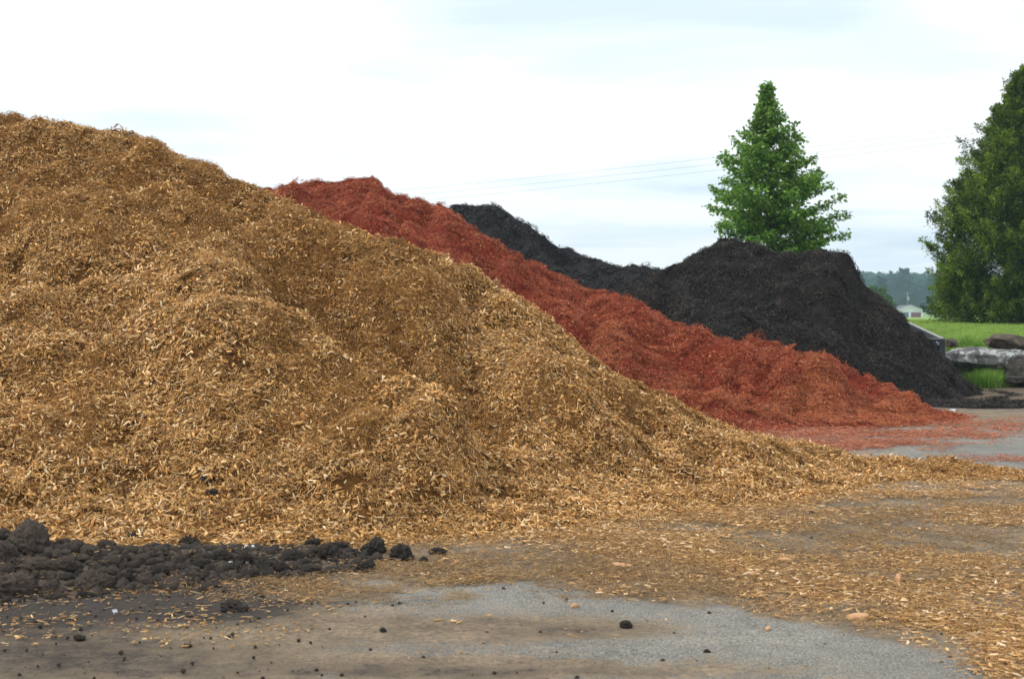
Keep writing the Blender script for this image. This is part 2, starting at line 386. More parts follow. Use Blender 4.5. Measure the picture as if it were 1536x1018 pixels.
PB = Pile([[(-900, 215, 17.5, .60), (-500, 180, 17.2, .62), (-200, 172, 16.8, .64), (0, 176, 16.3, .63), (100, 190, 16.0, .63), (200, 208, 15.7, .62), (262, 234, 15.4, .62),
            (330, 262, 15.2, .62), (388, 291, 14.9, .62), (450, 318, 14.8, .61), (520, 347, 14.7, .60), (600, 372, 14.6, .60), (690, 400, 14.5, .60),
            (740, 432, 14.4, .60), (800, 470, 14.3, .58), (850, 507, 14.3, .57), (900, 547, 14.3, .55), (950, 581, 14.3, .52), (1000, 606, 14.4, .5),
            (1050, 632, 14.4, .48), (1110, 650, 14.4, .45)],
           [(1105, 650, 14.3, .5), (1180, 667, 14.4, .45), (1260, 681, 14.4, .42), (1320, 687, 14.3, .42), (1350, 689, 14.25, .42), (1385, 684, 14.2, .45), (1420, 692, 14.1, .42), (1470, 702, 14.0, .4), (1536, 709, 13.9, .4), (1640, 716, 13.8, .4), (1750, 728, 13.7, .4)],
           [(-700, 470, 13.2, .50), (-300, 480, 13.0, .50), (40, 480, 13.0, .52), (250, 480, 13.0, .52), (400, 520, 12.6, .52), (500, 570, 12.2, .50), (600, 630, 11.8, .50), (680, 690, 11.5, .45), (740, 745, 11.3, .42)],
           [(770, 600, 12.9, .60), (830, 600, 12.9, .60), (880, 640, 12.8, .55), (960, 680, 13.0, .5), (1060, 690, 13.3, .45)]],
          3, rough=1.25, gully=.12, extra=brown_extra)
PB.fit([(-900, 215), (-500, 180), (-200, 172), (0, 176), (100, 190), (200, 208), (262, 234), (330, 262), (388, 291), (450, 318), (520, 347), (600, 372), (690, 400), (740, 432), (800, 470), (850, 507), (900, 547), (950, 581), (1000, 606), (1050, 632), (1110, 650), (1180, 667), (1260, 681), (1320, 687), (1350, 689), (1385, 684), (1420, 692), (1470, 702), (1536, 709), (1640, 716), (1750, 728)], 11, 18.5)
LB = (-3.0, 14.0, 0)
brown = build_pile('mulch_pile', PB, -11.5, 7.2, 8.6, 23.5, .055, M_brown, LB)
tag(brown, 'large golden brown wood chip mulch pile nearest the camera', 'mulch pile')
cover(PB, 290, 'wood_splinters', P_brown, brown, LB, .75, 1.3, .34, .008, foot=-.012)

P_fines = proto_set('fine_clump', 8, lambda i: pieces_mesh(110, .12, .01, .05, .0018, .005, [(.44, .22, .062), (.33, .155, .04), (.24, .11, .03), (.52, .29, .10)], [4, 4, 3, 1.5], .25, .026, .04, M_chip, 700 + i))
n = 26000; x = rng.uniform(-8, 6, n); y = rng.uniform(9.5, 17.5, n); h = field(PB, x, y); kp = (h > .15) & (fbm2(x, y, .8, 4, 78) + .12 * (y > 13.5) - .08 * (y < 11.5) > .12); x, y, h = x[kp], y[kp], h[kp]
scatter('fine_shreds', np.stack([x, y, h + .008], 1), normals(PB, x, y) + rng.normal(0, .12, (len(x), 3)), P_fines, rng.uniform(.8, 1.2, len(x)), brown, LB)
P_coarse = proto_set('coarse_clump', 8, lambda i: pieces_mesh(16, .13, .03, .085, .005, .017, [(.62, .35, .12), (.72, .46, .21), (.86, .66, .40), (.44, .22, .07)], [4, 3, .9, 3], .34, .03, .7, M_chip, 180 + i))
_h0 = PB.grid; n = 5200; x = rng.uniform(-6, 4, n); y = 9.5 + 5 * rng.random(n) ** 1.5; h = field(PB, x, y); kp = (h > 0) & (rng.random(n) < .35 + .65 * (fbm2(x, y, .7, 2, 77) > 0)); x, y, h = x[kp], y[kp], h[kp]
scatter('coarse_splinters', np.stack([x, y, h + .012], 1), normals(PB, x, y) + rng.normal(0, .15, (len(x), 3)), P_coarse, rng.uniform(.7, 1.15, len(x)), brown, LB)

# --- red
PR = Pile([[(-150, 330, 29, .62), (200, 315, 28.5, .62), (330, 305, 28, .62), (395, 291, 27.6, .61), (440, 279, 27.3, .6), (500, 271, 27.1, .6), (557, 269, 27, .6), (585, 290, 26.8, .6), (640, 307, 26.2, .6), (668, 313, 25.9, .6),
            (700, 336, 25.5, .6), (760, 379, 24.8, .6), (800, 398, 24.3, .6), (830, 409, 24, .6), (890, 436, 23.6, .6), (950, 453, 23.3, .6), (1010, 488, 22.8, .58), (1060, 502, 22.5, .57),
            (1100, 513, 22.2, .56), (1180, 552, 21.8, .55), (1260, 585, 21.5, .5), (1330, 612, 21.2, .45), (1400, 632, 20.9, .4)],
           [(1118, 511, 23.2, .65), (1143, 508, 23.2, .65), (1168, 521, 23, .62), (1200, 532, 22.8, .6), (1230, 536, 22.6, .6), (1262, 545, 22.4, .6), (1300, 566, 22.1, .58), (1340, 586, 21.8, .56), (1375, 606, 21.4, .52), (1402, 624, 21.1, .5), (1420, 634, 20.8, .45)],
           [(600, 330, 24.6, .55), (760, 420, 23, .55), (900, 480, 22, .55), (1000, 540, 21.6, .5), (1080, 590, 21.2, .45)]],
          23, rough=1.9, gully=.2)
PR.fit([(-150, 330), (200, 315), (330, 305), (395, 291), (440, 279), (500, 271), (557, 268), (585, 290), (640, 307), (668, 313), (700, 336), (760, 379), (800, 398), (830, 409), (890, 436), (950, 453), (1010, 488), (1060, 502), (1104, 514), (1120, 511), (1143, 508), (1168, 521), (1200, 532), (1230, 536), (1262, 545), (1300, 566), (1340, 586), (1375, 606), (1402, 624), (1420, 634)], 20, 29.5)
LR = (-1.0, 25.0, 0)
red = build_pile('mulch_pile', PR, -14, 7.4, 16.5, 35, .08, M_red, LR)
tag(red, 'long red dyed mulch pile between the brown and black piles', 'mulch pile')
cover(PR, 105, 'wood_splinters', P_red, red, LR, .8, 1.35, .34, .01, foot=-.01)

P_rfade = proto_set('faded_red_clump', 6, lambda i: pieces_mesh(60, .12, .02, .075, .0035, .011, [(.52, .165, .066), (.42, .11, .048), (.62, .27, .12), (.30, .07, .035)], [4, 4, 2, 2], .28, .03, .12, M_chip, 720 + i))
n = 16000; x = rng.uniform(-3, 7, n); y = rng.uniform(20, 25, n); h = field(PR, x, y); kp = (h > .0) & (fbm2(x, y, .9, 4, 79) + .30 * (1.0 - h) + rng.normal(0, .08, n) > .27); x, y, h = x[kp], y[kp], h[kp]
scatter('faded_shreds', np.stack([x, y, h + .012], 1), normals(PR, x, y) + rng.normal(0, .15, (len(x), 3)), P_rfade, rng.uniform(.8, 1.2, len(x)), red, LR)

# --- far black pile and nearer dark pile
PK = Pile([[(200, 340, 36, .62), (480, 325, 35, .62), (670, 313, 34, .62), (700, 308, 33.6, .62), (748, 311, 33, .62), (772, 328, 32.6, .6), (800, 345, 32, .6), (830, 366, 31.6, .6), (870, 385, 31.2, .6),
            (920, 399, 31, .6), (960, 401, 30.8, .6), (985, 404, 30.6, .6), (1040, 430, 30.4, .6)]], 43, rough=1.8, gully=.16)
PK.fit([(200, 340), (480, 325), (670, 313), (700, 308), (748, 311), (772, 328), (800, 345), (830, 366), (870, 385), (920, 399), (960, 401), (985, 404), (1040, 430)], 28, 37)
LK = (0.0, 32.0, 0)
far = build_pile('mulch_pile', PK, -13, 7, 24, 42, .11, M_black, LK)
tag(far, 'charcoal black mulch pile rising behind the red pile', 'mulch pile')
cover(PK, 60, 'wood_splinters', P_black, far, LK, .9, 1.4, .22, .012)
PD = Pile([[(940, 432, 29.4, .8), (968, 414, 29.2, .8), (985, 406, 29, .8), (1040, 386, 28.6, .82), (1075, 363, 28.4, .85), (1104, 361, 28.3, .85), (1140, 373, 28.2, .85), (1185, 381, 28.1, .85), (1235, 379, 28, .9), (1262, 379, 28, .93), (1277, 390, 28, .94)],
           [(1060, 470, 26.2, .62), (1200, 500, 26, .62), (1300, 530, 25.8, .62), (1380, 560, 25.5, .6), (1420, 585, 25.2, .55)],
           [(1460, 588, 25.0, .30), (1560, 591, 24.9, .30), (1700, 594, 24.8, .30)]], 63, rough=1.7, gully=.1)
PD.fit([(940, 432), (968, 414), (985, 406), (1040, 386), (1075, 363), (1104, 361), (1140, 373), (1185, 381), (1235, 379), (1262, 379), (1275, 385), (1283, 405), (1295, 427), (1340, 467), (1380, 502), (1420, 542), (1460, 577), (1485, 600)], 23.8, 31)
LD = (6.0, 28.0, 0)
dark = build_pile('mulch_pile', PD, -1.5, 13, 20.5, 36.5, .09, M_dark, LD)
tag(dark, 'dark brown black mulch pile in front of the conical tree', 'mulch pile')
cover(PD, 75, 'wood_splinters', P_dark, dark, LD, .85, 1.35, .24, .012)

# large chips lying on the brown pile, each its own
def chip_mesh(L, W, T, m, seed):
    r = random.Random(seed); bm = bmesh.new(); n = 4; rows = []
    for i in range(n):
        t = i / (n - 1); x = (t - .5) * L; wv = W * (.35 + .65 * math.sin(math.pi * min(1, max(.12, t * .9 + .1)))) * r.uniform(.8, 1.1)
        zc = .12 * L * (t - .5) ** 2 * r.uniform(-1, 1); sk = r.uniform(-.15, .15) * W
        rows.append([bm.verts.new((x + r.uniform(-.05, .05) * L, sk + sgn * wv / 2, zc + zz * T / 2)) for sgn, zz in ((-1, -1), (1, -1), (1, 1), (-1, 1))])
    for a, b in zip(rows[:-1], rows[1:]):
        for k in range(4): bm.faces.new((a[k], a[(k + 1) % 4], b[(k + 1) % 4], b[k]))
    bm.faces.new(rows[0][::-1]); bm.faces.new(rows[-1])
    me = bpy.data.meshes.new('wood_chip'); bm.to_mesh(me); bm.free(); me.materials.append(m); return me
CM = [simple('chip_wood_' + n, a, b, 30, .75, .3, .25, .002) for n, a, b in (('tan', (.50, .30, .13), (.66, .43, .21)), ('pale', (.66, .50, .31), (.80, .66, .46)), ('golden', (.52, .27, .09), (.60, .35, .13)), ('brown', (.32, .17, .06), (.42, .24, .09)))]
chips = [chip_mesh(random.uniform(.05, .085), random.uniform(.011, .020), random.uniform(.003, .006), CM[(0, 2, 0, 1, 2, 3, 0, 1)[i % 8]], i) for i in range(16)]
cnt = 0
while cnt < 290:
    px = random.uniform(0, 1130); py = random.uniform(330, 805) if random.random() < .8 else random.uniform(230, 700)
    d = np.linspace(8.6, 19, 500); x = (px - 768) / F * d; z = EYE - (py - HOR) / F * d
    f = field(PB, x, d) > z
    if not f.any(): continue
    k = int(np.argmax(f)); X, Y = float(x[k]), float(d[k]); Z = float(field(PB, np.array([X]), np.array([Y]))[0])
    if Z < .03 or Y > 15: continue
    nr = Vector(normals(PB, np.array([X]), np.array([Y]))[0])
    q = (nr + Vector((random.gauss(0, .25), random.gauss(0, .25), random.gauss(0, .1)))).to_track_quat('Z', 'Y').to_matrix() @ Matrix.Rotation(random.uniform(0, 6.28), 3, 'Z')
    s = random.uniform(.7, 1.25)
    link('wood_chip', random.choice(chips), brown, (X - LB[0] + nr.x * .02, Y - LB[1] + nr.y * .02, Z + nr.z * .022), q.to_euler(), (s, s, s)); cnt += 1

# ------------------------------------------------------------------ soil heap and clods
M_soil = simple('dark_soil', (.034, .029, .025), (.095, .080, .068), 18, .95, .8, .1, .01)
M_soil2 = simple('dark_soil_brownish', (.058, .045, .036), (.14, .112, .09), 14, .95, .8, .1, .01)
def clod_mesh(seed, sub=5, lump=.35, m=M_soil):
    bm = bmesh.new(); bmesh.ops.create_icosphere(bm, subdivisions=sub, radius=1)
    P = np.array([v.co[:] for v in bm.verts]); o = seed * 7.7
    d = 1 + lump * .55 * noise3(P * 1.1 + o, seed) + lump * .5 * (0.5 - np.abs(noise3(P * 2.4 + o, seed + 1))) + lump * .35 * (.5 - np.abs(noise3(P * 5.2 + o, seed + 2))) + lump * .26 * noise3(P * 10 + o, seed + 3) + lump * .20 * noise3(P * 21 + o, seed + 4)
    P = P * d[:, None]
    for v, p in zip(bm.verts, P): v.co = p
    for f in bm.faces: f.smooth = True
    me = bpy.data.meshes.new('soil_clod'); bm.to_mesh(me); bm.free(); me.materials.append(m); return me
smooth_clods = [clod_mesh(i, 5, .42, M_soil2) for i in range(6)]
rough_clods = [clod_mesh(20 + i, 5, .62, M_soil) for i in range(6)]
small_clods = [clod_mesh(40 + i, 3, .7, (M_soil, M_soil2)[i % 2]) for i in range(8)]
PS = Pile([[(-420, 778, 8.9, .36), (-100, 786, 8.8, .38), (40, 808, 8.7, .38), (120, 810, 8.8, .36), (200, 812, 8.9, .32), (300, 814, 9.1, .30), (400, 828, 9.2, .26), (480, 842, 9.2, .2)]], 83, rough=.9, gully=.3)
LS = (-3.2, 8.8, 0)
def soil_extra(x, y, H): return H
heap = build_pile('soil_heap', PS, -7.5, -.6, 6.6, 11.2, .03, M_soil2, LS)
tag(heap, 'low heap of dark lumpy soil at the bottom left, before the brown mulch', 'soil heap')
n = 18000; x = rng.uniform(-7, -.8, n); y = rng.uniform(6.8, 10.5, n); h = field(PS, x, y); kp = h > .0; x, y, h = x[kp], y[kp], h[kp]
P_crumb = bpy.data.collections.new('crumb')
for i in range(6): P_crumb.objects.link(bpy.data.objects.new('crumb', clod_mesh(60 + i, 2, .8, (M_soil, M_soil2)[i % 2])))
scatter('crumbs', np.stack([x, y, h + .002], 1), normals(PS, x, y), P_crumb, (.005 + .026 * rng.random(len(x)) ** 3), heap, LS)
def on_heap(px, py): return hit(PS, px, py, 6.6, 11.0) if True else None
def put_clod(px, py, rpx, flat=.75, me=None, parent=None, P=PS, name='clod', lift=.25, d0=6.7, d1=11.1):
    d = np.linspace(d0, d1, 700); x = (px - 768) / F * d; z = EYE - (py - HOR) / F * d
    g = np.maximum(field(P, x, d), 0) if P else np.zeros_like(x)
    f = g > z
    if not f.any(): return None
    k = int(np.argmax(f)); r = rpx / F * d[k]
    p = Vector((x[k], d[k] + r * .25, g[k] + r * flat * lift))
    if parent: p = p - parent.location
    return link(name, me, parent, p, (random.uniform(-.2, .2), random.uniform(-.2, .2), random.uniform(0, 6.28)), (r, r * random.uniform(.8, 1), r * flat))
for i, (px, py, r_, s) in enumerate([(42, 820, 36, 0), (56, 856, 23, 0), (18, 886, 33, 0), (137, 880, 25, 0), (94, 850, 19, 0), (143, 806, 22, 1), (199, 815, 18, 1), (135, 831, 15, 0), (252, 812, 13, 1),
                                     (283, 818, 15, 1), (187, 870, 13, 1), (238, 862, 13, 1), (217, 876, 12, 0), (230, 814, 9, 1), (2, 832, 22, 0), (92, 806, 16, 1), (110, 822, 14, 0), (5, 860, 15, 0), (75, 885, 13, 0), (-40, 850, 40, 0), (-90, 870, 35, 0), (-70, 820, 30, 0),
                                     (165, 845, 15, 0), (160, 822, 14, 0), (330, 836, 14, 1), (365, 845, 16, 1), (395, 850, 15, 1), (345, 858, 13, 1), (305, 850, 13, 1), (268, 843, 12, 0), (290, 868, 12, 0), (215, 842, 12, 0), (420, 856, 14, 1), (320, 880, 12, 0), (255, 885, 11, 0), (380, 866, 12, 1)]):
    put_clod(px, py + r_ * .1, r_, random.uniform(.68, .85), (rough_clods if s else smooth_clods)[i % 6], heap)
for i in range(240):
    t = random.random() ** .8; px = -60 + 540 * t; mid = 850 + 12 * t; py = random.gauss(mid, 24 - 12 * t)
    put_clod(px, py, random.uniform(3.5, 9) * (1.15 - .3 * t), random.uniform(.6, .9), random.choice(small_clods + rough_clods[:2]), heap, lift=.2)

clod_spots = [(423, 801, 9, 'small dark soil clod on the mulch edge above the soil heap'), (409, 819, 8, 'dark clod just right of the white scrap on the heap edge'),
              (467, 820, 14, 'rough black clod at the mulch foot, upper left of a flat one'), (502, 826, 17, 'wide flat black clod at the foot of the brown mulch'),
              (486, 844, 21, 'largest of the rough black clods trailing right from the heap'), (442, 848, 16, 'rough black clod joining the right tip of the soil heap'),
              (467, 862, 17, 'low black clod in front of the largest trailing clod'), (561, 832, 17, 'black clod on straw, left of a similar pair at the mulch foot'),
              (601, 840, 17, 'tall rough black clod, third from the right in the trail'), (549, 858, 13, 'black clod lying nearest the camera on the straw'),
              (654, 832, 14, 'rightmost low black clod of the trail from the heap'), (636, 842, 6, 'tiny clod left of the rightmost black clod'), (535, 838, 8, 'small clod touching the left side of a bigger one on straw'),
              (940, 944, 9, 'round black clod alone on bare asphalt in the bottom middle'), (1060, 982, 5, 'black crumb on pale asphalt near the bottom edge'), (1238, 969, 4.5, 'lone dark crumb on pale asphalt below the orange chip band'),
              (1216, 722, 4, 'dark pellet in front of the low brown ridge'), (1218, 773, 5, 'brown pellet among scattered chips right of centre'), (118, 960, 9, 'low brown clod on dirty asphalt at the bottom left'), (282, 971, 7, 'brown crumb on dirty asphalt right of a low clod'),
              (575, 948, 5, 'small dark clod on grey asphalt under the straw'), (350, 918, 19, 'flat crumbly soil lump in front of the heap tip')]
for px, py, r_, lb in clod_spots:
    fl = .45 if 'flat' in lb or 'low' in lb else .8
    o = put_clod(px, py, r_, fl, rough_clods[int(px) % 6], None, None, 'soil_clod', .6, 5.5, 24)
    tag(o, lb, 'soil clod', 'clods of dark soil dropped on the yard')
for px, py, r_, lb in ((312, 725, 10, 'dark soil clod resting on the brown mulch slope, upper of two'), (320, 743, 9, 'dark soil clod resting on the brown mulch slope, lower of two')):
    p = hit(PB, px, py); r = r_ / F * p.y
    o = link('soil_clod', rough_clods[2], None, p + Vector((0, -.01, .01)), (0, 0, px), (r, r, r * .7)); tag(o, lb, 'soil clod', 'clods of dark soil dropped on the yard')

# ------------------------------------------------------------------ yard
xs = np.concatenate([np.arange(-60, -6.5, 1.5), np.arange(-6.5, 9.5, .06), np.arange(9.5, 60, 1.5)])
ys = np.concatenate([np.arange(-20, 5, 1.5), np.arange(5, 17, .06), np.arange(17, 31.8, .15)])
X, Y = np.meshgrid(xs, ys)
Ys = np.maximum(Y, 2.0); PX = 768 + F * X / Ys; PY = HOR + EYE * F / Ys
def blob(px, py, rx, ry, a=1.0, rot=0):
    dx = PX_ - px; dy = PY_ - py; c, s = math.cos(rot), math.sin(rot)
    return a * np.exp(-((dx * c + dy * s) / rx) ** 2 - ((-dx * s + dy * c) / ry) ** 2)
def band(pts, hw):
    pts = np.array(pts, float); yc = np.interp(PX_, pts[:, 0], pts[:, 1]); return np.exp(-((PY_ - yc) / hw) ** 2) * sstep(pts[0, 0] - 60, pts[0, 0] + 60, PX_)
EDGE = [(-400, 950), (0, 930), (200, 915), (300, 905), (520, 893), (700, 893), (860, 895), (960, 905), (1060, 925), (1200, 945), (1350, 965), (1460, 985), (1500, 1010), (1540, 1100)]
def masks(x, y):
    """how much of the ground each kind of dirt and litter covers, from its place in the yard"""
    global PX_, PY_
    yy = np.maximum(y, 2.0); PX_ = 768 + F * x / yy; PY_ = HOR + EYE * F / yy
    n1 = fbm2(x, y, 1.3, 4, 301); n2 = fbm2(x, y, 3.5, 3, 311)
    e = np.interp(PX_, [a for a, b in EDGE], [b for a, b in EDGE]) + 22 * n1 + 16 * n2 + 8 * fbm2(x, y, 9, 3, 321)
    above = sstep(6, -10, PY_ - e)                         # beyond the swept asphalt
    hb = PB_pre(x, y)
    near = np.exp(-np.clip(-hb, 0, 3) / .12) * np.where(PX_ > 1130, sstep(.12, 0, -hb), 1)
    main = band([(760, 770), (900, 795), (1050, 828), (1170, 868), (1300, 895), (1400, 915), (1536, 945), (1700, 975)], 30)
    pat = blob(1150, 790, 100, 13) + blob(1340, 843, 100, 12, .9) + blob(1480, 772, 70, 12, .8) + blob(960, 762, 210, 22, .9) + blob(1290, 745, 120, 8, .4) + blob(1450, 735, 110, 8, .5) + blob(1100, 748, 140, 14, .7) + blob(1510, 1000, 40, 40, .9) + blob(1500, 880, 90, 16, .35)
    gold = np.clip(1.1 * near + .95 * main * (.75 + .7 * n1) + pat * (.7 + 1.3 * n1) + .11 + .55 * n2, 0, 1) * above * sstep(700, 725, PY_) * sstep(300, 640, PX_)
    gold = np.maximum(gold, np.clip(1.2 * near, 0, 1) * above)
    straw = np.clip(blob(720, 862, 260, 30) + blob(460, 885, 200, 18, .8) + blob(1000, 875, 160, 22, .6) + blob(1480, 870, 120, 14, .4) + blob(1300, 925, 260, 16, .5) + (.6 + .7 * n1) * blob(1230, 800, 380, 75) , 0, 1) * above * (1 + .5 * n2)
    hr = PR_pre(x, y)
    redm = np.exp(-np.clip(-hr, 0, 3) / .12) * .9 + (blob(1230, 652, 190, 8, .9) + blob(1290, 667, 110, 6, .9) + blob(1150, 672, 90, 8, .6) + blob(1480, 640, 90, 6, .5) + blob(1505, 688, 40, 4, .9) + blob(1400, 652, 120, 4, .35)) * (1 + 1.4 * n1 + .8 * n2)
    redm = np.clip(redm, 0, 1) * sstep(712, 690, PY_)
    soil = np.clip(blob(150, 880, 260, 40, 1.0) + blob(0, 900, 200, 40) + blob(420, 850, 120, 25, .9) + blob(330, 918, 110, 16, .9) + blob(560, 905, 200, 8, .4) + blob(1380, 874, 60, 8, .6) + blob(1505, 878, 40, 6, .4) + blob(100, 985, 380, 50, .60) + blob(700, 1008, 330, 14, .52) + blob(850, 948, 160, 14, .50) + blob(1290, 862, 130, 8, .3), 0, 1)
    brown = np.clip(.45 * above + .35 * gold + .55 * straw + blob(850, 945, 170, 18, .75) * (1 + n1) + blob(700, 1005, 330, 16, .9) * (1 + n2) + blob(120, 985, 330, 50, 1.0) + blob(330, 930, 240, 25, .8) + .30 + .25 * n1, 0, 1)
    brown = np.maximum(brown * sstep(690, 715, PY_), .7 * sstep(655, 630, PY_))
    blk = np.clip(np.exp(-np.clip(-PD_pre(x, y), 0, 3) / .3) * .9, 0, 1)
    return gold, straw, redm, soil, brown, blk
def pre(P, x0, x1, y0, y1, r=.12):
    gx = np.arange(x0, x1, r); gy = np.arange(y0, y1, r); A, B = np.meshgrid(gx, gy)
    H = np.full(A.shape, -9.0)
    for ci, C in enumerate(P.C):
        for i in range(0, len(C), 2): np.maximum(H, C[i, 2] - C[i, 3] * np.hypot(A - C[i, 0], B - C[i, 1]), out=H)
    def f(x, y):
        i = np.clip((x - x0) / r, 0, len(gx) - 1.01).astype(int); j = np.clip((y - y0) / r, 0, len(gy) - 1.01).astype(int); return H[j, i]
    return f
PB_pre = pre(PB, -12, 10, 5, 20); PR_pre = pre(PR, -14, 14, 14, 32); PD_pre = pre(PD, -5, 20, 18, 34)
g_, s_, r_m, so_, b_, k_ = masks(X, Y)
Z = .012 * fbm2(X, Y, .5, 3, 401) + .004 * fbm2(X, Y, 2.2, 2, 405)
idx = np.arange(X.size).reshape(X.shape)
Fc = np.stack([idx[:-1, :-1].ravel(), idx[:-1, 1:].ravel(), idx[1:, 1:].ravel(), idx[1:, :-1].ravel()], 1)
M_yard, t, b = mat('yard_asphalt', .92, .25)
tcn = N(t, 'ShaderNodeTexCoord').outputs['Object']
agg = tnoise(t, 95, 3, .7, tcn); big = tnoise(t, .8, 5, .6, tcn); mid_ = tnoise(t, 7, 6, .65, tcn); fin = tnoise(t, 28, 5, .7, tcn)
base = ramp(t, agg, [(.32, (.09, .086, .076)), (.5, (.25, .24, .215)), (.68, (.50, .48, .43))])
base = mixc(t, 1.0, base, ramp(t, big, [(.3, (.72, .73, .74)), (.7, (1.15, 1.13, 1.08))]), 'MULTIPLY')
mf = mathn(t, 'ADD', mathn(t, 'MULTIPLY', mid_, .55), mathn(t, 'MULTIPLY', fin, .45))
def at_(n): return N(t, 'ShaderNodeAttribute', attribute_name=n).outputs['Fac']
def edge(v, nse, k=3.2):      # cover fraction broken up by noise
    return mathn(t, 'MULTIPLY', mathn(t, 'SUBTRACT', mathn(t, 'ADD', v, mathn(t, 'MULTIPLY', nse, 1.7)), 1.2), k, True)
dcol = mixc(t, 1.0, ramp(t, fin, [(.3, (.125, .090, .056)), (.7, (.38, .28, .175))]), ramp(t, tnoise(t, 3.2, 7, .7, tcn), [(.35, (.62, .60, .58)), (.6, (1.1, 1.1, 1.1))]), 'MULTIPLY')
base = mixc(t, mathn(t, 'MULTIPLY', edge(at_('brown'), mf, 3.2), .85), base, dcol)
base = mixc(t, 1.0, base, ramp(t, mid_, [(.3, (.80, .79, .77)), (.65, (1.1, 1.1, 1.1))]), 'MULTIPLY')
base = mixc(t, mathn(t, 'MULTIPLY', edge(at_('gold'), fin, 2.0), .8), base, ramp(t, fin, [(.3, (.20, .11, .045)), (.7, (.42, .25, .11))]))
base = mixc(t, mathn(t, 'MULTIPLY', edge(at_('red'), fin, 2.2), .85), base, ramp(t, fin, [(.3, (.20, .06, .035)), (.7, (.36, .12, .07))]))
base = mixc(t, edge(at_('soil'), mf, 3.0), base, ramp(t, fin, [(.3, (.03, .025, .021)), (.7, (.085, .068, .055))]))
base = mixc(t, edge(at_('black'), mid_, 2.2), base, ramp(t, fin, [(.3, (.03, .027, .025)), (.7, (.07, .06, .052))]))
spk = ramp(t, tnoise(t, 55, 2, .5, tcn), [(.66, (1, 1, 1)), (.72, (.45, .4, .36))])
base = mixc(t, 1.0, base, spk, 'MULTIPLY')
t.links.new(base, b.inputs['Base Color'])
bump(t, b, mathn(t, 'ADD', agg, mathn(t, 'MULTIPLY', fin, 1.2)), 1.0, .012)
yard = link('yard_pavement', mesh('yard', np.stack([X, Y, Z], 2).reshape(-1, 3), Fc, M_yard, True,
            {'gold': g_.ravel(), 'red': r_m.ravel(), 'soil': so_.ravel(), 'brown': b_.ravel(), 'black': k_.ravel()}))
yard['kind'] = 'structure'

def litter(name, n, which, protos, label, cat, x0, x1, y0, y1, power=1.5, smin=.7, smax=1.3, zl=.012):
    x = rng.uniform(x0, x1, n); y = rng.uniform(y0, y1, n)
    M_ = masks(x, y)[which]; keep = rng.random(n) < M_ ** power * np.where(y > 12, .8, 1)
    if which == 0: keep &= PB_pre(x, y) < .35
    x, y = x[keep], y[keep]; print(name, len(x))
    nr = np.stack([rng.normal(0, .06, len(x)), rng.normal(0, .06, len(x)), np.ones(len(x))], 1)
    o = scatter(name, np.stack([x, y, np.full(len(x), zl)], 1), nr, protos, rng.uniform(smin, smax, len(x)))
    tag(o, label, cat); return o
litter('scattered_wood_chips', 36000, 0, P_litter, 'golden wood chips strewn over the asphalt in front of the brown pile', 'wood chips', -7, 7.5, 6.0, 16, 1.4)
litter('straw_litter', 11000, 1, P_straw, 'dull straw coloured fibres matted on the ground beside the soil clods', 'straw litter', -5, 7, 6.5, 12.5, 1.3)
litter('red_wood_litter', 11000, 2, P_rlit, 'red mulch crumbs spread over the asphalt at the foot of the red pile', 'mulch litter', 1, 11, 15, 22.5, 1.2, .8, 1.3)
# loose single bits all over, few and far between
n = 2600; x = rng.uniform(-6, 8, n); y = rng.uniform(5.6, 19, n); G = masks(x, y); kp = rng.random(n) < .12 + .6 * G[0] + .2 * G[1]
x, y = x[kp], y[kp]
tag(scatter('loose_wood_bits', np.stack([x, y, np.full(len(x), .012)], 1), np.stack([rng.normal(0, .05, len(x)), rng.normal(0, .05, len(x)), np.ones(len(x))], 1), P_loose, rng.uniform(.6, 1.3, len(x))),
    'single pale wood bits lying far apart on the bare asphalt', 'wood bits')
# crumbs of soil
n = 30000; x = rng.uniform(-6, 7, n); y = rng.uniform(5.4, 12, n); G = masks(x, y); kp = rng.random(n) < .035 + .8 * G[3] ** 1.4 + .05 * G[4] * (y < 8.5)
x, y = x[kp], y[kp]
tag(scatter('soil_crumbs', np.stack([x, y, np.maximum(field(PS, x, y), .004) * (x < -.6) + .004], 1), np.tile([0., 0, 1], (len(x), 1)), P_crumb, .0012 + .009 * rng.random(len(x)) ** 7),
    'dark soil crumbs sprinkled over the ground round the soil heap', 'soil crumbs')
# straw and golden bits over the soil heap front
n = 500; x = rng.uniform(-5, -1, n); y = rng.uniform(6.9, 9.4, n); h = np.maximum(field(PS, x, y), 0); kp = (rng.random(n) < .35 + .5 * (h < .04))
x, y, h = x[kp], y[kp], h[kp]
tag(scatter('straw_bits', np.stack([x, y, h + .012], 1), np.tile([0., 0, 1], (len(x), 1)), P_loose, rng.uniform(.5, .9, len(x))), 'tan wood bits and straw caught on the dark soil heap', 'straw bits')

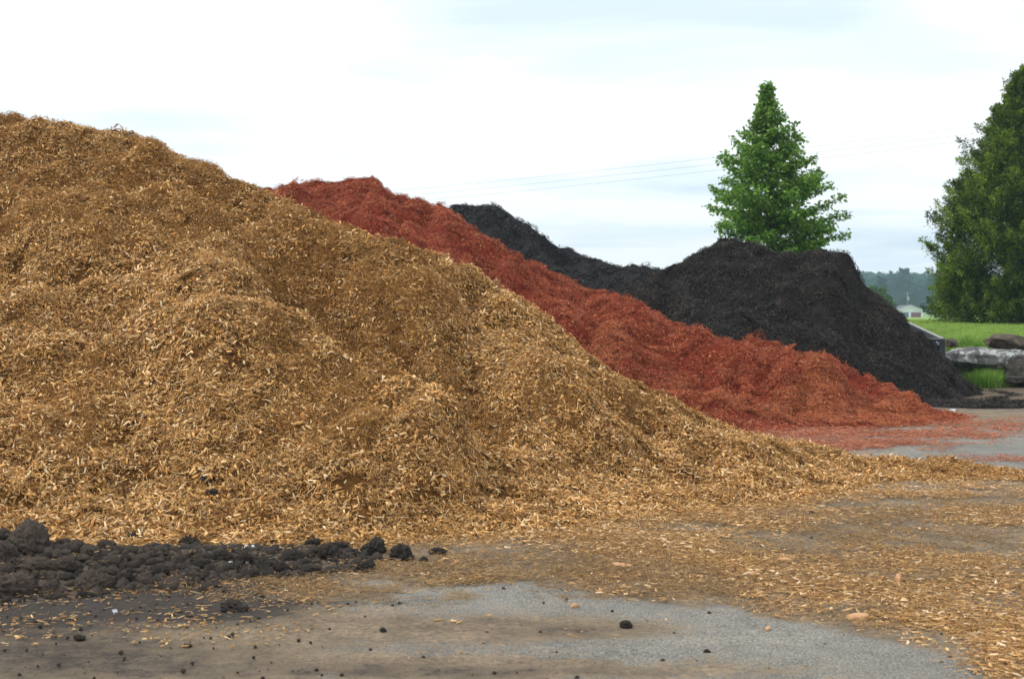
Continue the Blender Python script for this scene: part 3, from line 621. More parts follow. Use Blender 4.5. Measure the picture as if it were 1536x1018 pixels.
# wood chunks
M_chunk = simple('chunk_wood', (.52, .27, .13), (.66, .40, .22), 20, .8, .4, .2, .004)
for i, (px, py, rp, fl, lb) in enumerate([(1348, 876, 9, .9, 'round orange wood lump beside dark dirt at right'), (1177, 843, 10, .4, 'flat tan wood block on the grey dirt patch'), (863, 912, 6, .7, 'small orange wood lump on asphalt below the straw'),
                                          (1152, 947, 7, .6, 'tan wood nub on asphalt just under the chip band'), (1290, 932, 16, .35, 'long pale wood slab in the lower chip band'), (1125, 866, 13, .35, 'flat pale wood slab in the middle of the chip band'),
                                          (936, 853, 14, .3, 'flat tan bark slab at the left of the chip band'), (1143, 692, 5, .8, 'orange wood lump in front of the low brown ridge start'), (1254, 708, 5, .9, 'tan wood lump touching the low brown ridge foot')]):
    o = put_clod(px, py, rp, fl, clod_mesh(80 + i, 3, .5, M_chunk), None, None, 'wood_chunk', .8, 5.5, 24); o.scale.y *= .6; tag(o, lb, 'wood chunk')
# white scraps
M_white = simple('white_scrap', (.50, .53, .55), (.68, .70, .71), 9, .6, .2)
def scrap(p, L, W, rz, label, tilt=.15, name='paper_scrap', m=M_white, cat='paper scrap'):
    n = 6; V = []; r = random.Random(int(L * 1e4))
    for j in range(3):
        for i in range(n):
            V.append(((i / (n - 1) - .5) * L * r.uniform(.9, 1.05), (j / 2 - .5) * W * r.uniform(.8, 1.1), r.uniform(0, .16) * W + .1 * W))
    Fc = [(j * n + i, j * n + i + 1, (j + 1) * n + i + 1, (j + 1) * n + i) for j in range(2) for i in range(n - 1)]
    o = link(name, mesh(name, V, Fc, m), None, p, (tilt, 0, rz)); md = o.modifiers.new('thickness', 'SOLIDIFY'); md.thickness = .004
    tag(o, label, cat); return o
scrap(gnd(172, 916, .03), .03, .02, 1.1, 'tiny white paper scrap on the dirt before the soil heap', .9)
scrap(gnd(374, 822, .045), .07, .05, -.1, 'white paper scrap between the soil heap and brown mulch', .5)
scrap(gnd(1410, 618, .04), .16, .08, .1, 'white scrap lying against the dark mulch foot at right', .5)
scrap(gnd(1429, 617, .05), .08, .09, -.3, 'crumpled white bag piece right of the other white scrap', .8)
def speck(px, py, L): p = hit(PS, px, py, 6.6, 11.0); return scrap(p + Vector((0, -.02, .02)), L, L * .7, .5, 'white fleck on the rough middle of the soil heap, ' + ('left' if px < 360 else 'right') + ' of two', .9)
speck(347, 847, .022); speck(372, 848, .021)
# white block behind the red pile
bm = bmesh.new(); bmesh.ops.create_cube(bm, size=1); bmesh.ops.bevel(bm, geom=bm.edges[:], offset=.04, segments=2); me = bpy.data.meshes.new('concrete_block'); bm.to_mesh(me); bm.free()
me.materials.append(simple('pale_concrete', (.55, .55, .53), (.68, .68, .66), 6, .8, .2))
p = at(1106, 520, 24.2); o = link('concrete_block', me, None, (p.x, p.y, p.z - .03), (0, .06, .1), (.3, .25, .2)); tag(o, 'white concrete block half buried behind the red pile crest', 'concrete block')
o.location.z = .0 + p.z - .02

# ------------------------------------------------------------------ lawn, fields and far hills: one sheet
def terrain(x, y):
    x = np.asarray(x, float); y = np.asarray(y, float); d = np.hypot(x, y)
    z = -.06 + .9 * sstep(30.8, 33.2, y + .4 * noise2(x * .4, y * 0, 5)) + .32 * sstep(33, 50, y) - .95 * sstep(70, 420, y)
    z = z + .04 * fbm2(x, y, .15, 3, 71) * sstep(33, 45, y)
    hill = sstep(560, 1050, d) * (17 + 7 * fbm2(x, y, .0022, 3, 91))
    return z + hill * sstep(60, 260, y)
def terrain_grid(xs, ys):
    X, Y = np.meshgrid(xs, ys); Z = terrain(X, Y); i = np.arange(X.size).reshape(X.shape)
    return np.stack([X, Y, Z], 2).reshape(-1, 3), np.stack([i[:-1, :-1].ravel(), i[:-1, 1:].ravel(), i[1:, 1:].ravel(), i[1:, :-1].ravel()], 1)
gx = np.concatenate([-np.geomspace(2000, 22, 40), np.arange(-20, 30, .5), np.geomspace(30.5, 2000, 40)])
gy = np.concatenate([[-2000, -800, -300, -100, -30, 0, 20, 28, 30], np.arange(30.5, 60, .35), np.geomspace(60.5, 2200, 60)])
V, Fc = terrain_grid(gx, gy)
M_lawn, t, b = mat('lawn_grass', .95, .1)
tcn = N(t, 'ShaderNodeTexCoord').outputs['Object']
f1 = tnoise(t, .12, 5, .6, tcn); f2 = tnoise(t, 9, 4, .7, tcn)
c = mixc(t, .5, ramp(t, f1, [(.35, (.20, .31, .06)), (.65, (.29, .40, .10))]), ramp(t, f2, [(.3, (.16, .25, .05)), (.7, (.30, .41, .11))]))
sy = N(t, 'ShaderNodeSeparateXYZ'); t.links.new(tcn, sy.inputs[0])
yy_ = mathn(t, 'ADD', sy.outputs['Y'], mathn(t, 'MULTIPLY', f2, 1.0))
bk_ = N(t, 'ShaderNodeMapRange', i_1=32.4, i_2=33.0); t.links.new(yy_, bk_.inputs[0])
c = mixc(t, bk_.outputs[0], ramp(t, f2, [(.3, (.05, .04, .028)), (.7, (.13, .10, .065))]), c)
t.links.new(c, b.inputs['Base Color']); bump(t, b, f2, .6, .05)
lawn = link('lawn_ground', mesh('lawn_ground', V, Fc, M_lawn, True)); lawn['kind'] = 'structure'

M_blade = attr_mat('grass_blade', .7, .2, .3, .35)
def grass_mesh(seed, n=90, rad=.28, h=.10, wv=.006, pal=((.24, .37, .065), (.31, .44, .10), (.17, .28, .045), (.46, .44, .20))):
    r = np.random.default_rng(seed); V = []; Fc = []; C = []
    for i in range(n):
        a = r.uniform(0, 6.28); q = rad * math.sqrt(r.random()); x, y = q * math.cos(a), q * math.sin(a)
        hh = h * r.uniform(.5, 1.4); le = r.normal(0, .35, 2) * hh; th = r.uniform(0, 6.28); dx, dy = wv * math.cos(th), wv * math.sin(th); k = len(V)
        V += [(x - dx, y - dy, 0), (x + dx, y + dy, 0), (x + dx * .7 + le[0] * .4, y + dy * .7 + le[1] * .4, hh * .6), (x - dx * .7 + le[0] * .4, y - dy * .7 + le[1] * .4, hh * .6), (x + le[0], y + le[1], hh)]
        Fc += [(k, k + 1, k + 2, k + 3), (k + 3, k + 2, k + 4)]; c_ = np.array(pal[r.choice(len(pal), p=[.35, .35, .22, .08])]) * r.uniform(.8, 1.2); C += [c_] * 5
    return mesh('grass', V, Fc, M_blade, attrs={'tint': np.array(C)})
P_grass = proto_set('grass_clump', 6, lambda i: grass_mesh(200 + i))
P_tall = proto_set('tall_grass_clump', 4, lambda i: grass_mesh(220 + i, 60, .16, .30, .006, ((.13, .27, .03), (.18, .34, .05), (.10, .20, .03), (.40, .36, .18))))
n = 15000; x = rng.uniform(5, 24, n); y = 32.2 + 34 * rng.random(n) ** 1.3; kp = (x / y > .2) & (x / y < .45) & (y > 32.7); x, y = x[kp], y[kp]
print('grass', len(x))
tag(scatter('lawn_grass', np.stack([x, y, terrain(x, y)], 1), np.tile([0., 0, 1], (len(x), 1)), P_grass, rng.uniform(.5, 1.0, len(x)) * (1 + (y - 32) / 60)), 'bright green mown grass on the rise behind the rocks', 'grass')
x = []; y = []
n = 200; x = rng.uniform(9.3, 14, n); y = rng.uniform(32.6, 33.8, n)
tag(scatter('tall_grass', np.stack([x, y, terrain(x, y) - .02], 1), np.tile([0., 0, 1], (n, 1)), P_tall, rng.uniform(.3, .8, n)), 'rough seeding grass along the lawn edge above the rocks', 'long grass')

# ------------------------------------------------------------------ rocks
def rock_mat(name, c1, c2, lichen=0, lc=(.62, .63, .60)):
    m, t, b = mat(name, .92, .15); tcn = N(t, 'ShaderNodeTexCoord').outputs['Object']
    c = ramp(t, tnoise(t, 6, 7, .65, tcn), [(.3, c1), (.7, c2)])
    if lichen:
        c = mixc(t, ramp(t, tnoise(t, 4.5, 8, .7, tcn, .6), [(lichen, (0, 0, 0)), (lichen + .07, (1, 1, 1))]), c, lc)
        c = mixc(t, ramp(t, tnoise(t, 3, 5, .7, tcn, .4), [(.60, (0, 0, 0)), (.68, (1, 1, 1))]), c, (.13, .11, .03))
    t.links.new(c, b.inputs['Base Color']); bump(t, b, tnoise(t, 9, 10, .75, tcn), 1.0, .09); return m
RM_white = rock_mat('lichen_rock', (.09, .09, .085), (.28, .28, .26), .50, (.56, .57, .55))
RM_brown = rock_mat('brown_rock', (.07, .055, .042), (.21, .17, .13))
RM_dark = rock_mat('dark_rock', (.05, .045, .042), (.13, .115, .10), .66, (.35, .36, .36))
def rock(c, size, m, label, seed, rz=0, boxy=.5):
    bm = bmesh.new(); bmesh.ops.create_icosphere(bm, subdivisions=5, radius=1)
    P = np.array([v.co[:] for v in bm.verts]); q = np.sign(P) * np.abs(P) ** (1 - boxy * .6); q /= np.maximum(np.abs(q).max(1), .85)[:, None] ** .5
    rr_ = np.random.default_rng(seed)
    for _ in range(18):
        nn = rr_.normal(0, 1, 3); nn /= np.linalg.norm(nn); kk = rr_.uniform(.86, 1.05); q = q - np.maximum(0, q @ nn - kk)[:, None] * nn
    A = P * np.array(size) * 2.2
    d = 1 + .16 * noise3(A * .8 + seed, seed) + .10 * (.5 - np.abs(noise3(A * 2.0 + seed, seed + 1))) + .07 * (.5 - np.abs(noise3(A * np.array([2, 2, 7]) + seed, seed + 2))) + .05 * noise3(A * 9 + seed, seed + 3) + .07 * (.5 - np.abs(noise3(A * np.array([4, 4, 11]) + seed, seed + 4)))
    q = q * d[:, None] * np.array(size)
    for v, p_ in zip(bm.verts, q): v.co = p_
    for f in bm.faces: f.smooth = True
    me = bpy.data.meshes.new('rock'); bm.to_mesh(me); bm.free(); me.materials.append(m)
    o = link('rock', me, None, c, (0, 0, rz)); tag(o, label, 'rock', 'rocks edging the lawn'); return o
rock(at(1464, 536, 30.9), (.74, .40, .23), RM_white, 'long flat rock with white lichen under the lawn edge', 11)
rock(at(1506, 512, 31.9), (.40, .45, .16), RM_brown, 'smooth brown rock lying on top of the bank, right of the bin', 13)
rock(at(1546, 517, 32.0), (.36, .35, .14), RM_brown, 'grey brown rock at the photo edge on top of the bank', 14)
rock(at(1538, 556, 30.4), (.40, .45, .30), RM_dark, 'dark upright boulder at the right edge below the bank', 15)
rock(at(1427, 514, 31.6), (.12, .2, .11), RM_brown, 'small brown rock against the corner of the bin', 16)
rock(at(1522, 570, 30.0), (.17, .2, .07), RM_dark, 'low flat stone at the foot of the dark boulder', 17, .1)
rock(at(1497, 560, 30.9), (.40, .3, .22), RM_dark, 'mossy dark rock in shade beneath the white lichen rock', 18)
rock(at(1430, 556, 31.2), (.34, .3, .2), RM_dark, 'dark rock under the left end of the lichen rock', 19)
rock(at(1600, 545, 31.4), (.5, .4, .4), RM_brown, 'large brown boulder beyond the dark upright one', 20)
rock(at(1475, 560, 31.3), (.45, .3, .26), RM_dark, 'broad dark rock in the shade behind the grass tuft', 22)
rock(at(1512, 537, 31.3), (.30, .3, .17), RM_white, 'grey lichen rock between the long white one and the dark boulder', 23)
tuft = []
n = 50; x = rng.normal(10.1, .15, n); y = rng.uniform(29.9, 30.4, n)
o = scatter('grass_tuft', np.stack([x, y, np.full(n, .02)], 1), np.tile([0., 0, 1], (n, 1)), P_tall, rng.uniform(.6, 1.15, n)); tag(o, 'bright green grass tuft growing in front of the lichen rock', 'grass tuft')
n = 16; x = rng.uniform(9.6, 12.2, n); y = rng.uniform(30.6, 31.2, n)
tag(scatter('weeds', np.stack([x, y, np.full(n, .1)], 1), np.tile([0., 0, 1], (n, 1)), P_tall, rng.uniform(.5, 1.2, n)), 'sparse weeds growing between the rocks of the bank', 'weeds')
# bare dirt strip before the rocks
M_dirt = simple('brown_dirt', (.085, .062, .042), (.17, .13, .09), 9, .95, .8, .1, .02)
gx = np.arange(6, 26, .2); gy = np.arange(25.5, 31.9, .2); A, B = np.meshgrid(gx, gy); i = np.arange(A.size).reshape(A.shape)
Zd = .008 + .03 * sstep(26, 31, B) + .025 * fbm2(A, B, 1.4, 4, 55) * sstep(25.6, 26.6, B) - .03 * sstep(26.2, 25.5, B + .3 * noise2(A * .7, A * 0, 8))
link('dirt_strip', mesh('dirt_strip', np.stack([A, B, Zd], 2).reshape(-1, 3), np.stack([i[:-1, :-1].ravel(), i[:-1, 1:].ravel(), i[1:, 1:].ravel(), i[1:, :-1].ravel()], 1), M_dirt, True))['kind'] = 'structure'

# ------------------------------------------------------------------ open steel bin
M_steel = simple('navy_painted_steel', (.012, .017, .03), (.025, .032, .05), 3, .45, .1, .5)
M_rim = simple('worn_rim', (.20, .20, .19), (.36, .35, .33), 8, .6, .2)
M_paint = simple('white_paint_spot', (.7, .72, .74), (.8, .82, .84), 8, .5, 0)
def poly_prism(V, th, axis):
    pass
A_ = at(1417, 507, 29.4); W_ = 1.9; Ln = 6.5
root = bpy.data.objects.new('steel_bin', None); COL.objects.link(root); root.location = (A_.x, A_.y, 0)
tag(root, 'navy steel open top bin half hidden by the dark mulch pile', 'bin')
def box(name, c, s, m, parent, rot=(0, 0, 0), bev=.006):
    bm = bmesh.new(); bmesh.ops.create_cube(bm, size=1)
    for v in bm.verts: v.co = Vector((v.co.x * s[0], v.co.y * s[1], v.co.z * s[2]))
    if bev: bmesh.ops.bevel(bm, geom=bm.edges[:], offset=min(bev, min(s) * .3), segments=1)
    me = bpy.data.meshes.new(name); bm.to_mesh(me); bm.free(); me.materials.append(m)
    return link(name, me, parent, c, rot)
H0 = A_.z; sl_ = math.atan2(.30, Ln); yaw = math.atan2((at(1362, 490, 36).x - A_.x), Ln)
box('front_panel', (-W_ / 2, 0, H0 / 2 + .01), (W_, .05, H0 - .06), M_steel, root)
box('front_rim', (-W_ / 2, -.01, H0 - .01), (W_ + .04, .08, .025), M_rim, root)
for i in range(3): box('rib', (-.10 - i * .8, -.055, H0 / 2 - .02), (.07, .06, H0 - .12), M_steel, root)
for sx in (0, -W_):
    ex = at(1362, 490, 36).x - A_.x
    V = [(sx, .03, 0), (sx + ex, Ln, 0), (sx + ex, Ln, H0 + .27), (sx, .03, H0 - .03)]
    V2 = [(a - .05, b_2, c_2) for a, b_2, c_2 in V]
    link('side_panel', mesh('side_panel', V + V2, [(0, 1, 2, 3), (7, 6, 5, 4), (0, 4, 5, 1), (1, 5, 6, 2), (2, 6, 7, 3), (3, 7, 4, 0)], M_steel), root)
    V = [(sx + .02, .04, H0 - .027), (sx + ex + .02, Ln, H0 + .273), (sx + ex - .06, Ln, H0 + .273), (sx - .06, .04, H0 - .027)]
    V2 = [(a, b_2, c_2 + .022) for a, b_2, c_2 in V]
    link('side_rim', mesh('side_rim', V + V2, [(3, 2, 1, 0), (4, 5, 6, 7), (0, 1, 5, 4), (1, 2, 6, 5), (2, 3, 7, 6), (3, 0, 4, 7)], M_rim), root)
ex = at(1362, 490, 36).x - A_.x
box('back_panel', (ex - W_ / 2, Ln, (H0 + .27) / 2), (W_, .05, H0 + .25), M_steel, root)
sp = bmesh.new(); bmesh.ops.create_uvsphere(sp, u_segments=10, v_segments=6, radius=1); sme = bpy.data.meshes.new('rivet'); sp.to_mesh(sme); sp.free(); sme.materials.append(M_paint)
for px, py, r_ in ((1405, 513, 1.0), (1407.5, 515.5, 1.5), (1408, 514.5, 1.1)):
    p = at(px, py, 29.36) - root.location; link('paint_spot', sme, root, p, (0, 0, 0), (r_ / F * 29, .006, r_ / F * 29 * 1.2))

# ------------------------------------------------------------------ trees
M_leaf = attr_mat('broad_leaf', .5, .35, .0, .35)
M_ced = attr_mat('cedar_spray', .75, .2, .0, .22)
M_bark = simple('bark', (.07, .055, .045), (.14, .115, .09), 8, .95, .6)
def tube(V, Fc, p0, p1, r0, r1, k=6):
    p0 = np.array(p0, float); p1 = np.array(p1, float); d = p1 - p0; L = np.linalg.norm(d)
    if L < 1e-6: return
    d /= L; a = np.cross(d, [0, 0, 1.]) if abs(d[2]) < .9 else np.cross(d, [1., 0, 0]); a /= np.linalg.norm(a); b_3 = np.cross(d, a); s = len(V)
    for p_, r_3 in ((p0, r0), (p1, r1)):
        for i in range(k):
            th = 2 * math.pi * i / k; V.append(tuple(p_ + r_3 * (a * math.cos(th) + b_3 * math.sin(th))))
    for i in range(k): Fc.append((s + i, s + (i + 1) % k, s + k + (i + 1) % k, s + k + i))
def leaves(C, D, size, palette, wts, r, droop=.4, aspect=.8):
    """one bent two-face leaf at each point"""
    n = len(C); ax = D + r.normal(0, .7, (n, 3)); ax[:, 2] -= droop; ax /= np.linalg.norm(ax, axis=1)[:, None]
    up = r.normal(0, .6, (n, 3)) + [0, 0, 1.0]; sd_ = np.cross(ax, up); sd_ /= np.linalg.norm(sd_, axis=1)[:, None] + 1e-9; nn = np.cross(sd_, ax)
    s = size * r.uniform(.65, 1.25, n)[:, None]
    P = np.stack([C, C + ax * s * .45 + sd_ * s * .5 * aspect + nn * s * .12, C + ax * s, C + ax * s * .45 - sd_ * s * .5 * aspect + nn * s * .12], 1)
    i = np.arange(n)[:, None] * 4; Fc = np.concatenate([i + [0, 1, 2], i + [0, 2, 3]], 0)
    pal = np.array(palette); col = pal[r.choice(len(pal), n, p=np.array(wts) / sum(wts))] * r.uniform(.8, 1.2, n)[:, None]
    return P.reshape(-1, 3), Fc, np.repeat(col, 4, 0)

def linden():
    base = at(1163, 470, 42); gz = float(terrain(base.x, base.y)); top = at(1148, 124, 42)
    root = bpy.data.objects.new('linden_tree', None); COL.objects.link(root); root.location = (base.x, base.y, gz)
    tag(root, 'conical bright green broadleaf tree rising behind the dark mulch pile', 'tree')
    r = np.random.default_rng(5); Ht = top.z - gz; V = []; Fc = []; LC = []; LD_ = []; tone = []
    s = 42 / F
    # half-widths left and right by height, read off the outline
    hh = np.array([(470 - q) * s + EYE - gz for q in (400, 375, 345, 300, 280, 255, 225, 205, 180, 160, 140, 124)])
    wl = np.array([84, 98, 96, 114, 86, 80, 80, 46, 23, 14, 5, 1]) * s; wr = np.array([90, 102, 110, 114, 106, 86, 64, 54, 38, 22, 8, 1]) * s
    def tr(z): t_ = z / Ht; return np.array([(top.x - base.x) * t_ + .05 * math.sin(t_ * 7), .06 * math.cos(t_ * 5), z])
    K = 14
    for i in range(K): tube(V, Fc, tr(Ht * i / K), tr(Ht * (i + 1) / K * .99), .16 * (1 - i / K) + .012, .16 * (1 - (i + 1) / K) + .01, 8)
    nb = 190
    for i in range(nb):
        z = hh[0] - 1.2 + (Ht - .1 - hh[0] + 1.2) * ((i + r.random()) / nb) ** 1.0; phi = i * 2.39996 + r.normal(0, .3)
        cx = math.cos(phi); wdt = np.interp(z + .25, hh, wr if cx > 0 else wl); wd = wdt * (.55 + .45 * abs(cx)) if True else 0
        L = max(.07, wd * r.uniform(.72, 1.04)); el = r.uniform(.05, .38) + .35 * (z / Ht) ** 2
        p0 = tr(max(.3, z - L * math.tan(el) * .75)); p = p0.copy(); d = np.array([cx * math.cos(el), math.sin(phi) * math.cos(el), math.sin(el)]); seg = max(4, int(L / .17)); st = L / seg / math.cos(el)
        for k in range(seg):
            q = p + d * st; d = d + r.normal(0, .07, 3) + [0, 0, .01]; d /= np.linalg.norm(d)
            tube(V, Fc, p, q, .03 * (1 - k / seg) + .004, .03 * (1 - (k + 1) / seg) + .004, 4)
            f = (k + 1) / seg
            if f > .18:
                for sgn in (-1, 1):
                    side = np.array([-d[1], d[0], 0]) * sgn; tl = (.16 + .42 * (1 - f) * min(1, L)) * r.uniform(.6, 1.2) * min(1, .25 + wdt / .7)
                    td = side * r.uniform(.6, 1) + d * .7 + [0, 0, r.uniform(-.15, .3)]; td /= np.linalg.norm(td); e_ = q + td * tl
                    tube(V, Fc, q, e_, .006, .002, 3); nl = int(6 + tl * 37)
                    u = r.random(nl)[:, None]; LC.append(q + (e_ - q) * u + r.normal(0, .065, (nl, 3))); LD_.append(np.tile(td, (nl, 1)))
            p = q
        nl = 8 if L > .3 else 3; LC.append(p + r.normal(0, .06 if L > .3 else .03, (nl, 3))); LD_.append(np.tile(d, (nl, 1)))
    LC = np.concatenate(LC); LD_ = np.concatenate(LD_); print('linden leaves', len(LC))
    P, Fl, C_ = leaves(LC, LD_, .112, [(.13, .25, .03), (.085, .18, .022), (.19, .33, .045), (.27, .43, .07)], [4, 4, 3, 1.2], r, .5, .85)
    link('trunk', mesh('trunk', V, Fc, M_bark, True), root)
    c = link('crown', mesh('crown', P, Fl, M_leaf, attrs={'tint': C_}), root); c['kind'] = 'stuff'
linden()

def cedar(px, py_top, d, halfw_px, label, seed, dens=1.0, tilt=0, prof=None):
    base = at(px, 487, d); gz = float(terrain(base.x, base.y)); Ht = at(px, py_top, d).z - gz; Wd = halfw_px / F * d
    root = bpy.data.objects.new('cedar_tree', None); COL.objects.link(root); root.location = (base.x, base.y, gz); tag(root, label, 'tree', 'cedars on the lawn')
    r = np.random.default_rng(seed); V = []; Fc = []
    for i in range(10): tube(V, Fc, (0, 0, Ht * i / 10), (0, 0, Ht * (i + 1) / 10 * .98), .22 * (1 - i / 10) + .01, .22 * (1 - (i + 1) / 10) + .01, 7)
    LC = []; LD_ = []; LS_ = []; nb = int(1050 * dens)
    for i in range(nb):
        t_ = (i + r.random()) / nb; z = Ht * (.01 + .985 * t_ ** 1.05); phi = r.uniform(0, 2 * math.pi)
        if math.sin(phi) > .5 and r.random() < .5: phi = -phi
        wd = Wd * np.interp(z / Ht, [0, .22, .43, .5, .63, .73, .85, .91, .96, 1], [.97, 1, .90, .80, .60, .42, .24, .15, .08, .02])
        wd *= 1 + .16 * math.sin(phi * 3 + z * 1.3 + seed) * noise2(np.array([z * .6]), np.array([phi]), seed)[0] + r.normal(0, .05 + .16 * z / Ht)
        L = wd; el = r.uniform(.35, .85); rad = np.array([math.cos(phi), math.sin(phi), 0])
        tip = rad * L + [0, 0, z]; st = rad * L * .25 + [0, 0, max(0.05, z - L * .6 * math.tan(el))]
        if r.random() < .35: tube(V, Fc, st, tip, .02, .004, 3)
        # a plume: upright, flattened, drooping at its end
        Lp = r.uniform(.45, .95) * (1 if z < Ht * .85 else .6); ax = rad * r.uniform(.5, 1.0) + [0, 0, r.uniform(.45, 1.1)] + r.normal(0, .18, 3); ax /= np.linalg.norm(ax)
        tone = r.choice([.45, .8, 1.1, 1.6], p=[.27, .28, .28, .17])
        for back in range(2):
            o_ = tip - rad * (Lp * .55 + back * Lp * .75)
            nl = int((150 if back == 0 else 75)); u = r.random(nl) ** .8
            sp_ = .30 * (1 - u) * Lp + .03
            off = r.normal(0, 1, (nl, 3)) * sp_[:, None] * .75
            LS_.append(np.full(nl, tone)); LC.append(o_ + ax * (u * Lp)[:, None] + off); dd = ax * .7 + off / (sp_[:, None] + .01) * .35 + rad * .3; LD_.append(dd)
    for q in range(110):  # loose wisps at the outline
        z = Ht * r.uniform(.25, .99); phi = r.uniform(0, 6.28); wd = Wd * np.interp(z / Ht, [0, .22, .43, .5, .63, .73, .85, .91, .96, 1], [.97, 1, .90, .80, .60, .42, .24, .15, .08, .02]); rad = np.array([math.cos(phi), math.sin(phi), 0])
        s0 = rad * wd * .85 + [0, 0, z]; L = r.uniform(.3, .75); nl = 40; u = r.random(nl)
        LC.append(s0 + (rad * .8 + [0, 0, .35]) * (u * L)[:, None] + [0, 0, -.25] * (u * u * L)[:, None] + r.normal(0, .035, (nl, 3))); LD_.append(np.tile(rad + [0, 0, -.3], (nl, 1))); LS_.append(np.full(nl, .9))
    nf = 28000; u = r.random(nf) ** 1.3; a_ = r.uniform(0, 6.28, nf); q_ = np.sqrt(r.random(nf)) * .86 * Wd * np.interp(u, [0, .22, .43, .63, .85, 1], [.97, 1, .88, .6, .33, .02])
    LC.append(np.stack([q_ * np.cos(a_), q_ * np.sin(a_), u * Ht], 1)); LD_.append(r.normal(0, 1, (nf, 3))); LS_.append(np.full(nf, .55))  # filler leaves, tint lowered to paint the shade inside the crown
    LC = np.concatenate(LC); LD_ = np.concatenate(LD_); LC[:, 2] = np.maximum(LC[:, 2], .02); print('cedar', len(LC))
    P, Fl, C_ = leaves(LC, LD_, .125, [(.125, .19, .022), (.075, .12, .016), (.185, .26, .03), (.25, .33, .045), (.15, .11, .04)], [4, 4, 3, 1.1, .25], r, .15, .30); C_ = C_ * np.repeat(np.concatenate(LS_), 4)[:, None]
    link('trunk', mesh('trunk', V, Fc, M_bark, True), root)
    c = link('crown', mesh('crown', P, Fl, M_ced, attrs={'tint': C_}), root); c['kind'] = 'stuff'
cedar(1536, 116, 50, 122, 'tall dense dark green cedar at the right edge of the lawn', 31, 1.25)
cedar(1650, 120, 54, 140, 'second tall cedar beyond the one at the right edge', 33, .7)

def far_tree(px, py_top, py_bot, halfw, d, kind, label, seed, pal, group='trees far beyond the field'):
    base = at(px, py_bot, d); gz = min(base.z, float(terrain(base.x, base.y))); Ht = at(px, py_top, d).z - gz; Wd = halfw / F * d
    root = bpy.data.objects.new({'pine': 'pine_tree', 'round': 'broadleaf_tree'}[kind], None); COL.objects.link(root); root.location = (base.x, base.y, gz); tag(root, label, 'tree', group)
    r = np.random.default_rng(seed); V = []; Fc = []; tube(V, Fc, (0, 0, 0), (0, 0, Ht * .9), Wd * .07 + .1, .05, 7)
    LC = []; LD_ = []; nb = 60
    for i in range(nb):
        t_ = r.random(); phi = r.uniform(0, 6.28)
        if kind == 'pine': wd = Wd * np.interp(t_, [0, .1, .4, .7, .9, 1], [.5, .9, 1, 1, .8, .4]); z = Ht * (.12 + .86 * t_); flat = .85
        else: wd = Wd * math.sqrt(max(.05, 1 - (t_ * 1.7 - .8) ** 2)); z = Ht * (.12 + .84 * t_); flat = .8
        rad = wd * r.uniform(.3, .95); c_ = np.array([rad * math.cos(phi), rad * math.sin(phi), z]); tube(V, Fc, (0, 0, z * .8), c_, .06, .02, 3)
        nl = 90; rr = Wd * r.uniform(.22, .38) * (1 - .55 * t_); o_ = r.normal(0, 1, (nl, 3)); o_ /= np.linalg.norm(o_, axis=1)[:, None]; o_ *= (r.random(nl) ** .4)[:, None] * rr; o_[:, 2] *= flat
        LC.append(c_ + o_); LD_.append(o_ / rr)
    LC = np.concatenate(LC); LD_ = np.concatenate(LD_)
    P, Fl, C_ = leaves(LC, LD_, Wd * .14 + .1, pal, [3, 3, 1], r, .2, .7)
    link('trunk', mesh('trunk', V, Fc, M_bark), root); c = link('crown', mesh('crown', P, Fl, M_ced, attrs={'tint': C_}), root); c['kind'] = 'stuff'
gD = [(.035, .075, .02), (.022, .05, .016), (.055, .10, .028)]; gB = [(.09, .17, .025), (.07, .13, .02), (.13, .22, .04)]; gP = [(.04, .09, .03), (.028, .07, .025), (.06, .12, .035)]
far_tree(1355, 399, 474, 14, 620, 'round', 'tallest hazy round topped tree standing above the white barn', 1, gP)
far_tree(1337, 405, 474, 10, 680, 'pine', 'slender hazy pine left of the tallest far tree', 2, gP)
far_tree(1321, 413, 460, 12, 520, 'round', 'dark round tree beyond the pile edge', 3, gD)
far_tree(1297, 418, 462, 6, 560, 'round', 'small dark tree at the edge of the dark pile', 13, gD)
far_tree(1314, 431, 478, 22, 190, 'round', 'bright green broadleaf tree beside the dark mulch slope', 4, gB)
far_tree(1332, 444, 478, 12, 230, 'round', 'lower bright green tree left of the thin pole', 5, gB)
far_tree(1351, 442, 477, 9, 560, 'round', 'brownish green small tree behind the barn roof, left', 6, [(.11, .10, .035), (.08, .08, .03), (.13, .13, .05)])
far_tree(1371, 444, 477, 10, 560, 'round', 'light green small tree behind the barn roof, right', 7, [(.08, .13, .035), (.06, .10, .03), (.11, .17, .05)])
far_tree(1378, 425, 477, 12, 640, 'round', 'hazy green tree between the barn and the cedar', 8, gP)
far_tree(1395, 418, 478, 13, 600, 'pine', 'hazy conifer partly behind the big cedar', 9, gP)
far_tree(1342, 425, 476, 12, 640, 'round', 'blue green hazy tree behind the thin pole', 10, gP)
far_tree(1365, 425, 476, 12, 660, 'round', 'blue green hazy tree behind the crossarm pole', 11, gP)

